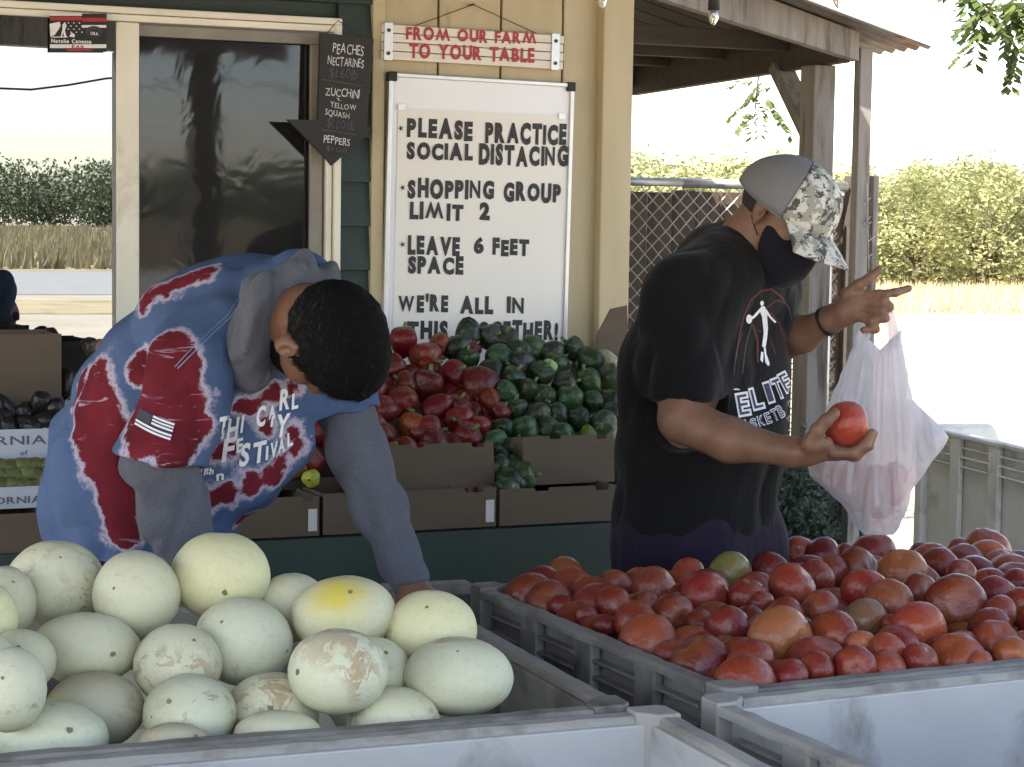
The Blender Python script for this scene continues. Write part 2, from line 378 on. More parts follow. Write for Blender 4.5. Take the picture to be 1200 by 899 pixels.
def text_line(mb, s, fn, bold=.02, jitter=0.0):
    """fn maps (t along 0..1, h height 0..1) to 3-D; each letter is set in its own even slot"""
    ws = []
    for ch in s:
        if ch == ' ': ws.append(.45); continue
        v, f = text2d(ch, bold); ws.append((v[:,0].max()-v[:,0].min())+.10)
    tot = sum(ws)-.10; x = 0
    for ch, wd in zip(s, ws):
        if ch != ' ':
            v, f = text2d(ch, (min(bold,.035) if ch in 'MWN' else bold)); jx = random.uniform(-1,1)*jitter*.03; jy = random.uniform(-1,1)*jitter*.08; js = 1+random.uniform(-1,1)*jitter*.08; sh = random.uniform(-1,1)*jitter*.1
            h = v[:,1]/.72
            pts = [fn((x+(a-v[:,0].min())*1.0+sh*b*.1)/tot+jx*.2, b*js+jy) for a, b in zip(v[:,0], h)]
            mb.add(pts, f)
        x += wd
    return mb

# ------------------------------------------------------------------ SDF modelling (for bodies, clothes)
def vnoise(p, seed=0):
    rs = np.random.RandomState(seed); T = rs.rand(32,32,32).astype(np.float32)
    i = np.floor(p).astype(int); f = (p-i); f = f*f*(3-2*f); i &= 31; j = (i+1) & 31
    def g(a,b,c): return T[a,b,c]
    x0,y0,z0 = i[...,0],i[...,1],i[...,2]; x1,y1,z1 = j[...,0],j[...,1],j[...,2]; fx,fy,fz = f[...,0],f[...,1],f[...,2]
    c00 = g(x0,y0,z0)*(1-fx)+g(x1,y0,z0)*fx; c10 = g(x0,y1,z0)*(1-fx)+g(x1,y1,z0)*fx
    c01 = g(x0,y0,z1)*(1-fx)+g(x1,y0,z1)*fx; c11 = g(x0,y1,z1)*(1-fx)+g(x1,y1,z1)*fx
    return ((c00*(1-fy)+c10*fy)*(1-fz)+(c01*(1-fy)+c11*fy)*fz)*2-1
def cone(a, b, ra, rb, k=.02, op='add', sq=None):
    """rounded cone a-b; sq=(direction, factor): flatten the section along a direction"""
    return dict(t='cone', a=np.array(a, float), b=np.array(b, float), ra=ra, rb=rb, k=k, op=op, sq=sq)
def ell(c, r, axes=None, k=.02, op='add'):
    A = np.eye(3) if axes is None else np.array([list(Vector(x).normalized()) for x in axes])
    return dict(t='ell', c=np.array(c, float), r=np.array(r, float), A=A, k=k, op=op)
def sdf_mesh(prims, h, disp=None, name='body'):
    lo = np.full(3, 1e9); hi = -lo
    for p in prims:
        if p['op'] == 'sub': continue
        if p['t'] == 'cone':
            m = max(p['ra'], p['rb']); l = np.minimum(p['a'],p['b'])-m; u = np.maximum(p['a'],p['b'])+m
        else: m = max(p['r']); l = p['c']-m; u = p['c']+m
        lo = np.minimum(lo, l); hi = np.maximum(hi, u)
    lo = lo-.03; n = np.ceil((hi+.03-lo)/h).astype(int)+1
    F = np.full(tuple(n), 1.0, np.float32)
    for p in prims:
        if p['t'] == 'cone': m = max(p['ra'], p['rb'])+p['k']+.02; l = np.minimum(p['a'],p['b'])-m; u = np.maximum(p['a'],p['b'])+m
        elif p['t'] == 'cut': m = p['r']+.02; l = p['c']-m; u = p['c']+m
        else: m = max(p['r'])+p['k']+.02; l = p['c']-m; u = p['c']+m
        i0 = np.clip(np.floor((l-lo)/h).astype(int), 0, n-1); i1 = np.clip(np.ceil((u-lo)/h).astype(int)+1, 1, n)
        ax = [lo[q]+np.arange(i0[q], i1[q])*h for q in range(3)]
        X, Y, Z = np.meshgrid(*ax, indexing='ij'); Q = np.stack([X,Y,Z], -1).astype(np.float32)
        if p['t'] == 'cone':
            ba = p['b']-p['a']; pa = Q-p['a']; L = max(ba@ba, 1e-9)
            t = np.clip((pa@ba)/L, 0, 1); v = pa-t[...,None]*ba
            if p['sq'] is not None:
                dd = np.array(Vector(p['sq'][0]).normalized()); c = v@dd; v = v + (c*(1/p['sq'][1]-1))[...,None]*dd
            d = np.linalg.norm(v, axis=-1)-(p['ra']+(p['rb']-p['ra'])*t)
        elif p['t'] == 'cut':
            q = Q-p['c']; d = np.maximum(-(q@p['n']), np.linalg.norm(q, axis=-1)-p['r'])
        else:
            q = ((Q-p['c'])@p['A'].T)/p['r']; l_ = np.linalg.norm(q, axis=-1); d = (l_-1)*min(p['r'])*(.5+.5*np.clip(l_,0,1.5)) if False else (l_-1)*(np.linalg.norm(q*p['r'], axis=-1)/np.maximum(l_,1e-4))
        sl_ = tuple(slice(i0[q], i1[q]) for q in range(3)); A = F[sl_]
        k = max(p['k'], 1e-4)
        if p['op'] == 'add':
            hh = np.maximum(k-np.abs(A-d), 0)/k; F[sl_] = np.minimum(A, d)-hh*hh*k/4
        elif p['op'] == 'sub':
            d = -d; hh = np.maximum(k-np.abs(A-d), 0)/k; F[sl_] = np.maximum(A, d)+hh*hh*k/4
    if disp is not None:
        idx = np.argwhere(np.abs(F) < .03+2*h); pts = lo+idx*h
        F[idx[:,0],idx[:,1],idx[:,2]] += disp(pts).astype(np.float32)
    # surface nets
    sg = F < 0; n0,n1,n2 = F.shape
    c = np.zeros((n0-1,n1-1,n2-1), int)
    for a in (0,1):
        for b in (0,1):
            for d in (0,1): c += sg[a:n0-1+a, b:n1-1+b, d:n2-1+d]
    act = (c > 0) & (c < 8); ids = np.full(act.shape, -1, int); cells = np.argwhere(act); ids[act] = np.arange(len(cells))
    acc = np.zeros((len(cells),3)); cnt = np.zeros(len(cells))
    E = [(a,b) for a in [(0,0,0),(1,0,0),(0,1,0),(0,0,1),(1,1,0),(1,0,1),(0,1,1)] for b in [tuple(np.array(a)+e) for e in np.eye(3,dtype=int)] if max(b) < 2]
    for a, b in E:
        fa = F[cells[:,0]+a[0],cells[:,1]+a[1],cells[:,2]+a[2]]; fb = F[cells[:,0]+b[0],cells[:,1]+b[1],cells[:,2]+b[2]]
        mk = (fa < 0) != (fb < 0); t = np.where(mk, fa/(fa-fb+1e-12), 0)
        acc += (np.array(a)+t[:,None]*(np.array(b)-np.array(a)))*mk[:,None]; cnt += mk
    V = lo+(cells+acc/cnt[:,None])*h
    faces = []
    for axn in range(3):
        sh = [slice(None)]*3; sh2 = [slice(None)]*3; sh[axn] = slice(0,-1); sh2[axn] = slice(1,None)
        A = sg[tuple(sh)]; B = sg[tuple(sh2)]; ch = np.argwhere(A != B)
        o1, o2 = [q for q in range(3) if q != axn]
        ok = (ch[:,o1] > 0) & (ch[:,o2] > 0) & (ch[:,o1] < F.shape[o1]-1) & (ch[:,o2] < F.shape[o2]-1); ch = ch[ok]
        def cid(d1, d2):
            q = ch.copy(); q[:,o1] -= d1; q[:,o2] -= d2; return ids[q[:,0],q[:,1],q[:,2]]
        f = np.stack([cid(0,0), cid(1,0), cid(1,1), cid(0,1)], 1)
        s_ = A[ch[:,0],ch[:,1],ch[:,2]]
        if axn == 1: s_ = ~s_
        f = np.where(s_[:,None], f, f[:,::-1]); faces.append(f)
    Fc = np.concatenate(faces)
    return V, Fc
def np_mesh(name, V, Fc, origin=(0,0,0)):
    me = bpy.data.meshes.new(name); V = V-np.array(origin)
    me.vertices.add(len(V)); me.vertices.foreach_set('co', V.ravel()); me.loops.add(Fc.size); me.loops.foreach_set('vertex_index', Fc.ravel())
    me.polygons.add(len(Fc)); me.polygons.foreach_set('loop_start', np.arange(0, Fc.size, Fc.shape[1])); me.polygons.foreach_set('loop_total', np.full(len(Fc), Fc.shape[1]))
    me.update(calc_edges=True); me.validate(); me.polygons.foreach_set('use_smooth', [True]*len(me.polygons)); return me
def laplace(V, Fc, it=2, lam=.5):
    n = len(V); e = np.concatenate([Fc[:,[i,(i+1)%4]] for i in range(4)])
    deg = np.bincount(e[:,0], minlength=n)+np.bincount(e[:,1], minlength=n)
    for _ in range(it):
        for l in (lam, -lam*1.03):
            s_ = np.stack([np.bincount(e[:,0], V[e[:,1],q], n)+np.bincount(e[:,1], V[e[:,0],q], n) for q in range(3)], 1)
            V = V+l*(s_/np.maximum(deg,1)[:,None]-V)
    return V
def bvh(V, Fc): return BVHTree.FromPolygons([tuple(v) for v in V], [tuple(int(x) for x in f) for f in Fc])
def onto(tree, px, py, off=.002):
    r = ray(px, py).normalized(); h, n, i, d = tree.ray_cast(CAM, r)
    if h is None:
        h, n, i, d = tree.find_nearest(P(px, py, 4.3)); return h - r*off
    return h - r*off
def fine(vs, fs, maxl=3.2):
    bm = bmesh.new(); bv = [bm.verts.new((x, y, 0)) for x, y in vs]
    for f in fs:
        try: bm.faces.new([bv[i] for i in f])
        except ValueError: pass
    bmesh.ops.triangulate(bm, faces=bm.faces[:])
    for _ in range(4):
        e = [x for x in bm.edges if x.calc_length() > maxl]
        if not e: break
        bmesh.ops.subdivide_edges(bm, edges=e, cuts=1); bmesh.ops.triangulate(bm, faces=[f for f in bm.faces if len(f.verts) > 3])
    bm.verts.index_update(); out = [tuple(v.co)[:2] for v in bm.verts], [tuple(v.index for v in f.verts) for f in bm.faces]; bm.free(); return out
def ribbon(mb, tree, pts, wpx, off=.002, step=3):
    Q = []
    for (a, b), (c, d) in zip(pts[:-1], pts[1:]):
        L = math.hypot(c-a, d-b); k = max(1, int(L/step)); Q += [(a+(c-a)*i/k, b+(d-b)*i/k) for i in range(k)]
    Q.append(pts[-1]); vs = []
    for i, (x, y) in enumerate(Q):
        x0, y0 = Q[max(i-1,0)]; x1, y1 = Q[min(i+1,len(Q)-1)]; L = math.hypot(x1-x0, y1-y0) or 1; nx, ny = -(y1-y0)/L, (x1-x0)/L
        ww = wpx[0]+(wpx[1]-wpx[0])*i/max(1,len(Q)-1) if isinstance(wpx, tuple) else wpx
        for sgn in (-.5,.5): vs.append(onto(tree, x+nx*ww*sgn, y+ny*ww*sgn, off))
    mb.add(vs, [(2*i,2*i+1,2*i+3,2*i+2) for i in range(len(Q)-1)]); return mb
def poly_decal(mb, tree, pts, off=.002):
    c = (sum(p[0] for p in pts)/len(pts), sum(p[1] for p in pts)/len(pts))
    vs = [onto(tree, *c, off)]+[onto(tree, *p, off) for p in pts]; n = len(pts)
    mb.add(vs, [(0, 1+i, 1+(i+1)%n) for i in range(n)]); return mb
def letter_decal(mb, tree, s, x, y, hpx, wpx, ang, slant=0, bold=.03, off=.002):
    v, f = text2d(s, bold); lo, hi = v.min(0), v.max(0); ca, sa = math.cos(R(ang)), math.sin(R(ang)); vs = []
    for a, b in v:
        q = ((a-lo[0])/(hi[0]-lo[0])-.5)*wpx; t = ((b-lo[1])/(hi[1]-lo[1])-.5)*hpx; q += slant*t
        vs.append((x+q*ca-t*sa, y-q*sa-t*ca))
    vs, f = fine(vs, f); vs = [onto(tree, a, b, off) for a, b in vs]
    mb.add(vs, f); return mb
def ordinal(k): return ['first','second','third','fourth','fifth','sixth','seventh','eighth','ninth','tenth','eleventh','twelfth','thirteenth','fourteenth','fifteenth','sixteenth','seventeenth','eighteenth'][k]

# ------------------------------------------------------------------ wall frame (u along the wall, y into the wall, z up)
WA = R(23.6); WU = Vector((math.cos(WA), math.sin(WA), 0)); WN = Vector((math.sin(WA), -math.cos(WA), 0))
W0 = P(563, 255, 6.0); W0.z = 0
def wl(px, py, v=0.0):
    r = ray(px, py); o = W0+WN*v; t = (o-CAM).dot(WN)/r.dot(WN); q = CAM+r*t
    return ((q-W0).dot(WU), q.z)
def wworld(u, v, z): return W0+WU*u+WN*v+Vector((0,0,z))
def wloc(p): q = Vector(p)-W0; return Vector((q.dot(WU), -q.dot(WN), q.z))     # world -> wall frame (y = into the wall)
# ------------------------------------------------------------------ ground
gm = MB().grid(lambda a, b: ((a-.5)*1600, (b-.5)*1600, 0), 41, 41)
part('ground', gm, 'dirt', kind='structure')
def sheet(name, mat, pts, z, **k): return part(name, MB().add([(x,y,z) for x,y in pts], [tuple(range(len(pts)))]), mat, **k)
def wsheet(name, mat, u0_, u1, v0, v1, z):
    return sheet(name, mat, [tuple(wworld(u, v, 0))[:2] for u, v in ((u0_,v0),(u1,v0),(u1,v1),(u0_,v1))], z, kind='structure')
wsheet('concrete_slab', 'slab', -5, 1.15, 0.0, 4.6, .004)
a_, b_ = G(736, 364, 0), G(1200, 368, 0)
q = (b_-a_).normalized(); e_ = q.cross(Vector((0,0,1)))
if e_.y < 0: e_ = -e_
verge = [a_-q*30, b_+q*60, b_+q*60+e_*30, a_-q*30+e_*30]
sheet('grass_verge', 'grassbed', [(p.x,p.y) for p in verge], .006, kind='structure')
def blades(name, pos, hgt, wid, mat, kind='stuff'):
    v = []; f = []
    for (x, y, z) in pos:
        a = random.uniform(0, 6.28); h = hgt*random.uniform(.5,1.2); lx, ly = random.uniform(-.35,.35)*h, random.uniform(-.35,.35)*h
        dx, dy = math.cos(a)*wid/2, math.sin(a)*wid/2; o = len(v)
        v += [(x-dx,y-dy,z),(x+dx,y+dy,z),(x+lx,y+ly,z+h)]; f.append((o,o+1,o+2))
    me = bpy.data.meshes.new(name); me.from_pydata(v, [], f); return link(name, me, mat, kind=kind)
pos = []
for i in range(34000):
    p = a_ - q*6 + q*random.random()*((b_-a_).length+16) + e_*(random.random()**1.5*14+random.uniform(-.5,.3)); pos.append((p.x, p.y, 0))
tag(blades('dry_grass', pos, .22, .05, 'drygrass'), 'tall dry yellow grass at the foot of the orchard', 'grass')
# scene behind the photographer, seen in the left window pane
rv = ray(70, 280); d0 = Vector((rv.x, rv.y, 0)); rd = (d0-WN*2*d0.dot(WN)).normalized()
EYE = CAM-WN*2*((CAM-W0).dot(WN)); EYE.z = 0; ez = Vector((-rd.y, rd.x, 0))
def band(name, mat, d0_, d1, z, half=160, sk=0.10): sheet(name, mat, [((EYE+rd*(d+(t*sk))+ez*t).x, (EYE+rd*(d+t*sk)+ez*t).y) for d, t in ((d0_,-half),(d0_,half),(d1,half),(d1,-half))], z, kind='structure')
band('road', 'asphalt', 36.5, 50, .008)
band('road_verge', 'grassbed', 50.2, 170, .006); band('dirt_track_verge', 'grassbed', 30, 34.5, .006)
pos = []
for i in range(30000):
    d = 52+random.random()**1.5*90; p = EYE+rd*d+ez*random.uniform(-35,35); pos.append((p.x,p.y,0))
tag(blades('dry_weeds', pos, .55, .12, 'weeds'), 'dry weeds beyond the road, seen mirrored in the left window', 'weeds')
# ------------------------------------------------------------------ trees
def leaf_cluster(v, f, c, rad, n, ls, flat=1.0):
    for i in range(n):
        while True:
            d = Vector((random.uniform(-1,1),random.uniform(-1,1),random.uniform(-1,1)))
            if d.length < 1: break
        d.z *= flat; p = Vector(c)+d*rad
        a = Vector((random.gauss(0,1),random.gauss(0,1),random.gauss(0,1))).normalized(); b = a.orthogonal().normalized(); l = ls*random.uniform(.6,1.2)
        o = len(v); v += [tuple(p-a*l*.5), tuple(p+b*l*.22), tuple(p+a*l*.5), tuple(p-b*l*.22)]; f.append((o,o+1,o+2,o+3))
def orchard_mesh(seed, H=2.95, Rr=1.15, nb=84, nl=46, ls=.12):
    random.seed(seed); v = []; f = []; tb = MB(); tb.tube([(0,0,0),(.02,.03,.4),(0,.02,.62)], [.09,.07,.06], 7)
    for i in range(7):
        a = i*2.4+random.random(); e = Vector((math.cos(a)*Rr*.6, math.sin(a)*Rr*.6, H*random.uniform(.55,.85)))
        tb.tube([(0,.02,.55), tuple(e*.5+Vector((0,0,.25))), tuple(e)], [.03,.014,.006], 5)
    for i in range(nb):
        t = random.random(); z = .10+t*(H-.40); rr = Rr*(math.sin(math.pi*min(1,.16+t*.80))**.6)
        a = random.uniform(0,6.28); r_ = rr*random.uniform(.35,1.0)
        leaf_cluster(v, f, (math.cos(a)*r_, math.sin(a)*r_, z), random.uniform(.2,.42), nl, ls, 1.1)
        if t > .75: leaf_cluster(v, f, (math.cos(a)*r_*.8, math.sin(a)*r_*.8, z+.28), .16, 16, ls, 1.8)
    me = bpy.data.meshes.new('crown'); me.from_pydata(v, [], f); me.materials.append(M['leaf_orchard'])
    tm = tb.mesh('trunk', True); tm.materials.append(M['bark']); return me, tm
OM = [orchard_mesh(11+i) for i in range(5)]
random.seed(3)
oa, ob_ = G(736, 338, 0), G(1200, 341, 0); oq = (ob_-oa).normalized(); oe = oq.cross(Vector((0,0,1))); oe = oe if oe.y > 0 else -oe
for row in range(4):
    L = (ob_-oa).length; k = 0; t = -5.5-row
    while t < L+5.5+row*2:
        p = oa+oq*(t+random.uniform(-.25,.25))+oe*(1.2+row*3.2+random.uniform(-.3,.3))
        r_ = thing('orchard_tree', 'leafy young almond tree in the %s row of the orchard past the dirt yard' % ('front','second','third','fourth')[row], 'tree', (p.x,p.y,0), random.uniform(0,6.28), group='almond trees in the %s orchard row' % ('front','second','third','fourth')[row])
        cm, tm = OM[random.randrange(5)]; s_ = (random.uniform(.88,1.12)+row*.035)*.91; r_.scale = (s_*1.6,s_*1.5,s_)
        link('crown', cm, None, r_); link('trunk', tm, None, r_); t += random.uniform(1.5,1.95); k += 1
# far wood behind the photographer
v = []; f = []; random.seed(5)
for i in range(400):
    t = random.uniform(-75,75); d = 165+random.uniform(0,12); p = EYE+rd*d+ez*t; H = random.uniform(3.6,5.8) if not (-22 < t < -14) else 8.5
    leaf_cluster(v, f, (p.x,p.y,H*.5), H*.52, 420, .42)
me = bpy.data.meshes.new('w'); me.from_pydata(v, [], f)
tag(link('far_wood', me, 'leaf_wood', kind='stuff'), 'dark green line of far trees mirrored in the left window', 'woods')
# shade tree to the right, branch ends hang into the picture
random.seed(21)
st = thing('walnut_tree', 'large shade tree whose leafy twigs hang into the top right corner', 'tree', (5.6, 9.6, 0))
tb = MB(); base = Vector((5.6,9.6,0)); tops = []
tb.tube([(0,0,0),(-.1,-.05,1.2),(-.3,-.1,2.3)], [.26,.21,.18], 10)
v = []; f = []
def keep(p):
    x, y, d = proj(p)
    return d <= .1 or not (-40 < x < 1240 and -30 < y < 940)
limb_ends = []
for i in range(11):
    a = R(100+i*26); e = Vector((math.cos(a)*random.uniform(1.8,3.4)-.4, math.sin(a)*random.uniform(1.8,3.2), random.uniform(4.3,6.2)))
    if i in (2,3,4): e = Vector((e.x*1.15-.6, e.y*.9, e.z))
    m_ = Vector((e.x*.45, e.y*.45, 3.6+random.random()*.5)); tb.tube([(-.3,-.1,2.2), tuple(m_), tuple(e)], [.13,.07,.02], 6); limb_ends += [e, (e+m_)/2, m_]
def pinnate(v, f, p, d, L, ls):
    """a drooping twig with paired leaflets"""
    d = Vector(d).normalized(); side = d.cross(Vector((0,0,1))).normalized(); n = 7
    for j in range(n):
        c = p+d*L*j/n+Vector((0,0,-.25*L*(j/n)**2))
        for s_ in (-1,1):
            dr = (side*s_+d*.5+Vector((0,0,random.uniform(-.8,.1)))).normalized(); t_ = c+dr*ls*random.uniform(.8,1.15); b = dr.cross(Vector((0,0,1))+d*.3).normalized()*ls*.25
            mid = (c+t_)/2; o = len(v); v += [tuple(c), tuple(mid+b), tuple(t_), tuple(mid-b)]; f.append((o,o+1,o+2,o+3))
for e in limb_ends:
    for k in range(15):
        d = Vector((random.gauss(0,1),random.gauss(0,1),random.gauss(0,.5))); p = base+e+d*.62
        if keep(p): 
            for q_ in range(4):
                dd = Vector((random.gauss(0,1),random.gauss(0,1),-.25)); 
                if keep(p+dd.normalized()*.35): pinnate(v, f, p, dd, .32, .11)
# the twigs that do show: top right corner, and behind the awning beam
def hang(px, py, d, n, spread, ls, dl):
    for k in range(n):
        p = P(px+random.gauss(0,spread[0]), py+random.gauss(0,spread[1]), d+random.uniform(-.25,.25))
        pinnate(v, f, p, Vector((random.uniform(-1,.6),random.uniform(-.6,.6),random.uniform(-.9,.1))), dl, ls)
for (x,y,n) in ((1135,-8,3),(1150,6,3),(1160,18,3),(1180,2,4),(1195,12,3),(1148,32,2),(1205,56,2),(1210,-6,3),(1142,-15,2)): hang(x, y, 7.2, n+1, (6,4), .060, .13)
for (x,y,n) in ((888,96,2),(882,112,2),(890,125,2),(880,136,2),(900,104,1),(905,128,1)): hang(x, y, 9.4, n, (5,4), .055, .12)
def wp(px,py,d): return tuple(P(px,py,d)-base)
tb.tube([tuple(limb_ends[10]), wp(1300,-160,7.4), wp(1210,-30,7.2), wp(1165,0,7.2), wp(1148,28,7.2)], [.04,.03,.012,.006,.003], 5)
tb.tube([tuple(limb_ends[13]), wp(930,-120,9.8), wp(898,40,9.5), wp(888,95,9.4), wp(884,138,9.4)], [.04,.025,.008,.005,.003], 5)
me = bpy.data.meshes.new('crown'); me.from_pydata([tuple(Vector(x)-base) for x in v], [], f); link('crown', me, 'leaf_walnut', st)
part('trunk', tb, 'bark', st, smooth=True)
# ------------------------------------------------------------------ the farm stand building
B = thing('farm_stand_building', 'farm stand building with tan panelled wall, green siding and cream window', 'building', (W0.x,W0.y,0), WA)
uG, _ = wl(432, 200); uC0, _ = wl(699, 200, .02); uC1, _ = wl(739, 200, .04)
HT = 2.62
# tan vertical panels
gx = [wl(x, 200)[0] for x in (447, 511, 584, 656, 699)]
part('wall_backing', MB().box(uG, uC1-.02, .012, .10, 0, HT), 'groove', B)
for a, b in zip(gx[:-1], gx[1:]): boxp('wall_panel', 'tan', B, a+.0035, b-.0035, -.006, .012, .02, HT, .002)
boxp('trim_board', 'tan', B, uG, gx[0]-.002, -.026, .012, 0, HT, .003)
boxp('corner_post', 'tan', B, uC0+.004, uC1, -.045, .055, 0, HT, .004)
boxp('corner_post', 'tan', B, uC1-.012, uC1+.008, .057, .15, 0, HT, .004)
part('end_wall', MB().box(uC1-.06, uC1-.012, .10, 3.6, 0, HT), 'tan', B)
part('interior_wall', MB().box(-5, uC1-.07, 1.5, 1.55, 0, HT), 'inside', B)
part('interior_floor', MB().box(-5, uC1-.07, .11, 1.5, .01, .03), 'inside', B)
# window
wt = wl(395, 23)[1]; wr = wl(395.5, 100)[0]; wlft = wl(-330, 100)[0]; wb = 1.02
m0 = wl(133, 200)[0]; m1 = wl(160, 200)[0]
zt_in = wt-.045
# green lap siding
k = 0; z = 0.0
while z < HT-.02:
    z1 = min(z+.125, HT)
    segs = [(wlft-1.2, uG)] if z >= wt or z1 <= wb else [(wr, uG), (wlft-1.2, wlft)]
    for a, b in segs:
        vs = [(a,-.022,z),(b,-.022,z),(b,-.004,z1),(a,-.004,z1),(a,.012,z),(b,.012,z),(b,.012,z1),(a,.012,z1)]
        zz0 = max(z, wt) if (len(segs) == 1 and z < wt < z1) else z
        part('siding_board', MB().add(vs, [(0,1,2,3),(4,7,6,5),(0,4,5,1),(1,5,6,2),(3,2,6,7),(0,3,7,4)]), 'green_paint', B)
    z = z1
part('wall_backing', MB().box(wr, uG, .013, .09, 0, HT), 'green_paint', B)
part('wall_backing', MB().box(wlft-1.2, wr-.001, .013, .09, wt, HT), 'green_paint', B); part('wall_backing', MB().box(wlft-1.2, wr-.001, .013, .09, 0, wb), 'green_paint', B)
win = boxp('window', 'cream', B, wlft, wr, -.040, .0, wt-.018, wt, .003)
boxp('top_rail', 'cream', win, wlft, wr-.012, -.030, .01, wt-.038, wt-.0195, .003)
boxp('jamb', 'cream', win, wr-.020, wr, -.040, .03, wb, wt-.0185, .003); boxp('jamb', 'cream', win, wr-.040, wr-.023, -.028, .03, wb, wt-.040, .003)
boxp('mullion', 'cream', win, m0, m1, -.034, .03, wb, wt-.040, .004)
boxp('sill', 'cream', win, wlft, wr, -.07, .02, wb-.03, wb-.001, .003); boxp('jamb', 'cream', win, wlft, wlft+.05, -.03, .03, wb, wt-.040, .003)
pw_ = .56; part('pane', MB().box(wlft+.05, m0-.60, .004, .008, wb, wt-.040), 'glass_r', win); boxp('mullion', 'cream', win, m0-.60, m0-.565, -.05, .03, wb, wt-.040, .003); pl_ = part('pane', MB().box(-pw_, 0, .0, .004, wb, wt-.040), 'glass_l', win, loc=(m0,-.031,0)); pl_.rotation_euler = (0,0,R(2.35)); 
sr = wl(362, 150)[0]; s2 = wl(378, 150)[0]; s3 = wl(371, 150)[0]
part('pane', MB().box(m1, s2, .016, .020, wb, wt-.045), 'glass_r', win)
part('insect_screen', MB().add([(m1+.004,-.004,wb),(sr,-.004,wb),(sr,-.004,wt-.074),(m1+.004,-.004,wt-.074)], [(0,1,2,3)]), 'screen', win)
boxp('screen_frame', 'screen_frame', win, m1+.001, s3+.014, -.014, .002, wt-.074, wt-.044, .002)
boxp('screen_frame', 'screen_frame', win, sr, s3+.014, -.014, .002, wb, wt-.0745, .002)
boxp('screen_frame', 'black_metal', win, m1+.001, m1+.006, -.012, .002, wb, wt-.0745, .001)
# porch roof over the stand (out of frame, gives the shade)
pr = boxp('porch_roof', 'wood_dark', B, -5, .78, -4.45, .3, 2.62, 2.68, 0)
for i in range(9): boxp('rafter', 'wood_grey', pr, -4.9+i*.7, -4.86+i*.7, -4.40, -.05, 2.52, 2.618, 0)
boxp('porch_beam', 'wood_grey', B, -5, .78, -4.46, -4.36, 2.30, 2.519, .004)
pp = wloc((2.0,2.1,0))
for uu in (pp.x, pp.x-4.6): boxp('porch_post', 'wood_dark', B, uu-.07, uu+.07, -4.48, -4.34, .0, 2.299, .004)
# ------------------------------------------------------------------ hand-painted banner
def wall_thing(name, label, cat, px, py, v, rot=0.0):
    u, z = wl(px, py, v); p = wworld(u, v, z)
    t = thing(name, label, cat, tuple(p), WA); t.rotation_euler = (0, rot, WA); return t
def frame_of(px, py, v, rot):
    """pixel -> local x,z of a thing hung at (px,py) and turned by rot"""
    u0_, z0 = wl(px, py, v); c, s_ = math.cos(rot), math.sin(rot)
    def fn(x, y):
        u, z = wl(x, y, v); a, b = u-u0_, z-z0
        return (a*c-b*s_, a*s_+b*c)
    return fn
bu0, bz0 = wl(446, 28, .02); bu1, bz1 = wl(659, 42, .02); brot = math.atan2(-(bz1-bz0), bu1-bu0)
bn = wall_thing('farm_banner_sign', 'white plank sign with red painted words hanging by wire above the whiteboard', 'sign', 446, 28, .02, brot)
bl = frame_of(446, 28, .02, brot); x1 = bl(659,42)[0]; zb = bl(446,70)[1]
for i in range(4):
    z0 = zb*(i+1)/4; z1 = zb*i/4
    boxp('plank', 'sign_white', bn, random.uniform(-.002,.002), x1+random.uniform(-.002,.002), -.012, .004, z0+.0012, z1-.0012, .0015)
for x in (453, 649):
    a = bl(x-5, 50)[0]; br = boxp('bracket', 'aluminium' , bn, a, a+.026, -.0165, -.0125, zb-.002, .004, .001)
    for zz in (-.018, zb+.018): part('screw', MB().tube([(a+.013,-.0165,zz),(a+.013,-.0195,zz)], .0055, 8), 'black_metal', br)
for txt, y0, y1, xa, xb, ya2, yb2 in (('FROM OUR FARM', 46, 31, 474, 627, 53, 38), ('TO YOUR TABLE', 67, 50, 477, 624, 72, 57)):
    a = bl(xa, y0); a2 = bl(xa, y1); b = bl(xb, y0+6)
    hz = a2[1]-a[1]
    part('lettering', text_line(MB(), txt, lambda t, h, a=a, b=b, hz=hz: (a[0]+(b[0]-a[0])*t, -.0135, a[1]+(b[1]-a[1])*t+hz*h*.95), .045, .5), 'sign_red', bn)
part('hanging_wire', MB().tube([(*bl(485,29)[:1], -.008, .0), (bl(552,6)[0], -.016, bl(552,6)[1]), (bl(628,41)[0], -.008, .0)], .0016, 5), 'bark', bn)
part('nail', MB().tube([(bl(552,6)[0],-.02,bl(552,6)[1]),(bl(552,6)[0],.02,bl(552,6)[1])], .003, 6), 'black_metal', bn)
# ------------------------------------------------------------------ whiteboard
wbrot = math.atan2(-(wl(672,98,.03)[1]-wl(455,85,.03)[1]), wl(672,98,.03)[0]-wl(455,85,.03)[0])
wbd = wall_thing('whiteboard', 'large whiteboard with black marker social distancing notice on the tan wall', 'whiteboard', 455, 85, .03, wbrot)
fl = frame_of(455, 85, .03, wbrot); X1 = fl(672,98)[0]; Z1 = -X1*1.52
boxp('board', 'white_board', wbd, .006, X1-.006, -.002, .012, Z1+.006, -.006, .001)
for a in ((0,.012,Z1,0),(X1-.012,X1,Z1,0),(.0125,X1-.0125,-.012,0),(.0125,X1-.0125,Z1,Z1+.012)): boxp('trim', 'aluminium', wbd, a[0], a[1], -.010, .010, a[2], a[3], .002)
for x, z in ((0,0),(X1,0),(0,Z1),(X1,Z1)):
    sx = -1 if x else 1; sz = 1 if z else -1
    boxp('corner_cap', 'black_rubber', wbd, x-.003*sx, x+.024*sx, -.013, .0105, z-.003*sz, z+.024*sz, .003)
pa = fl(466,127); pb = fl(664,136); pc = fl(662, 430)
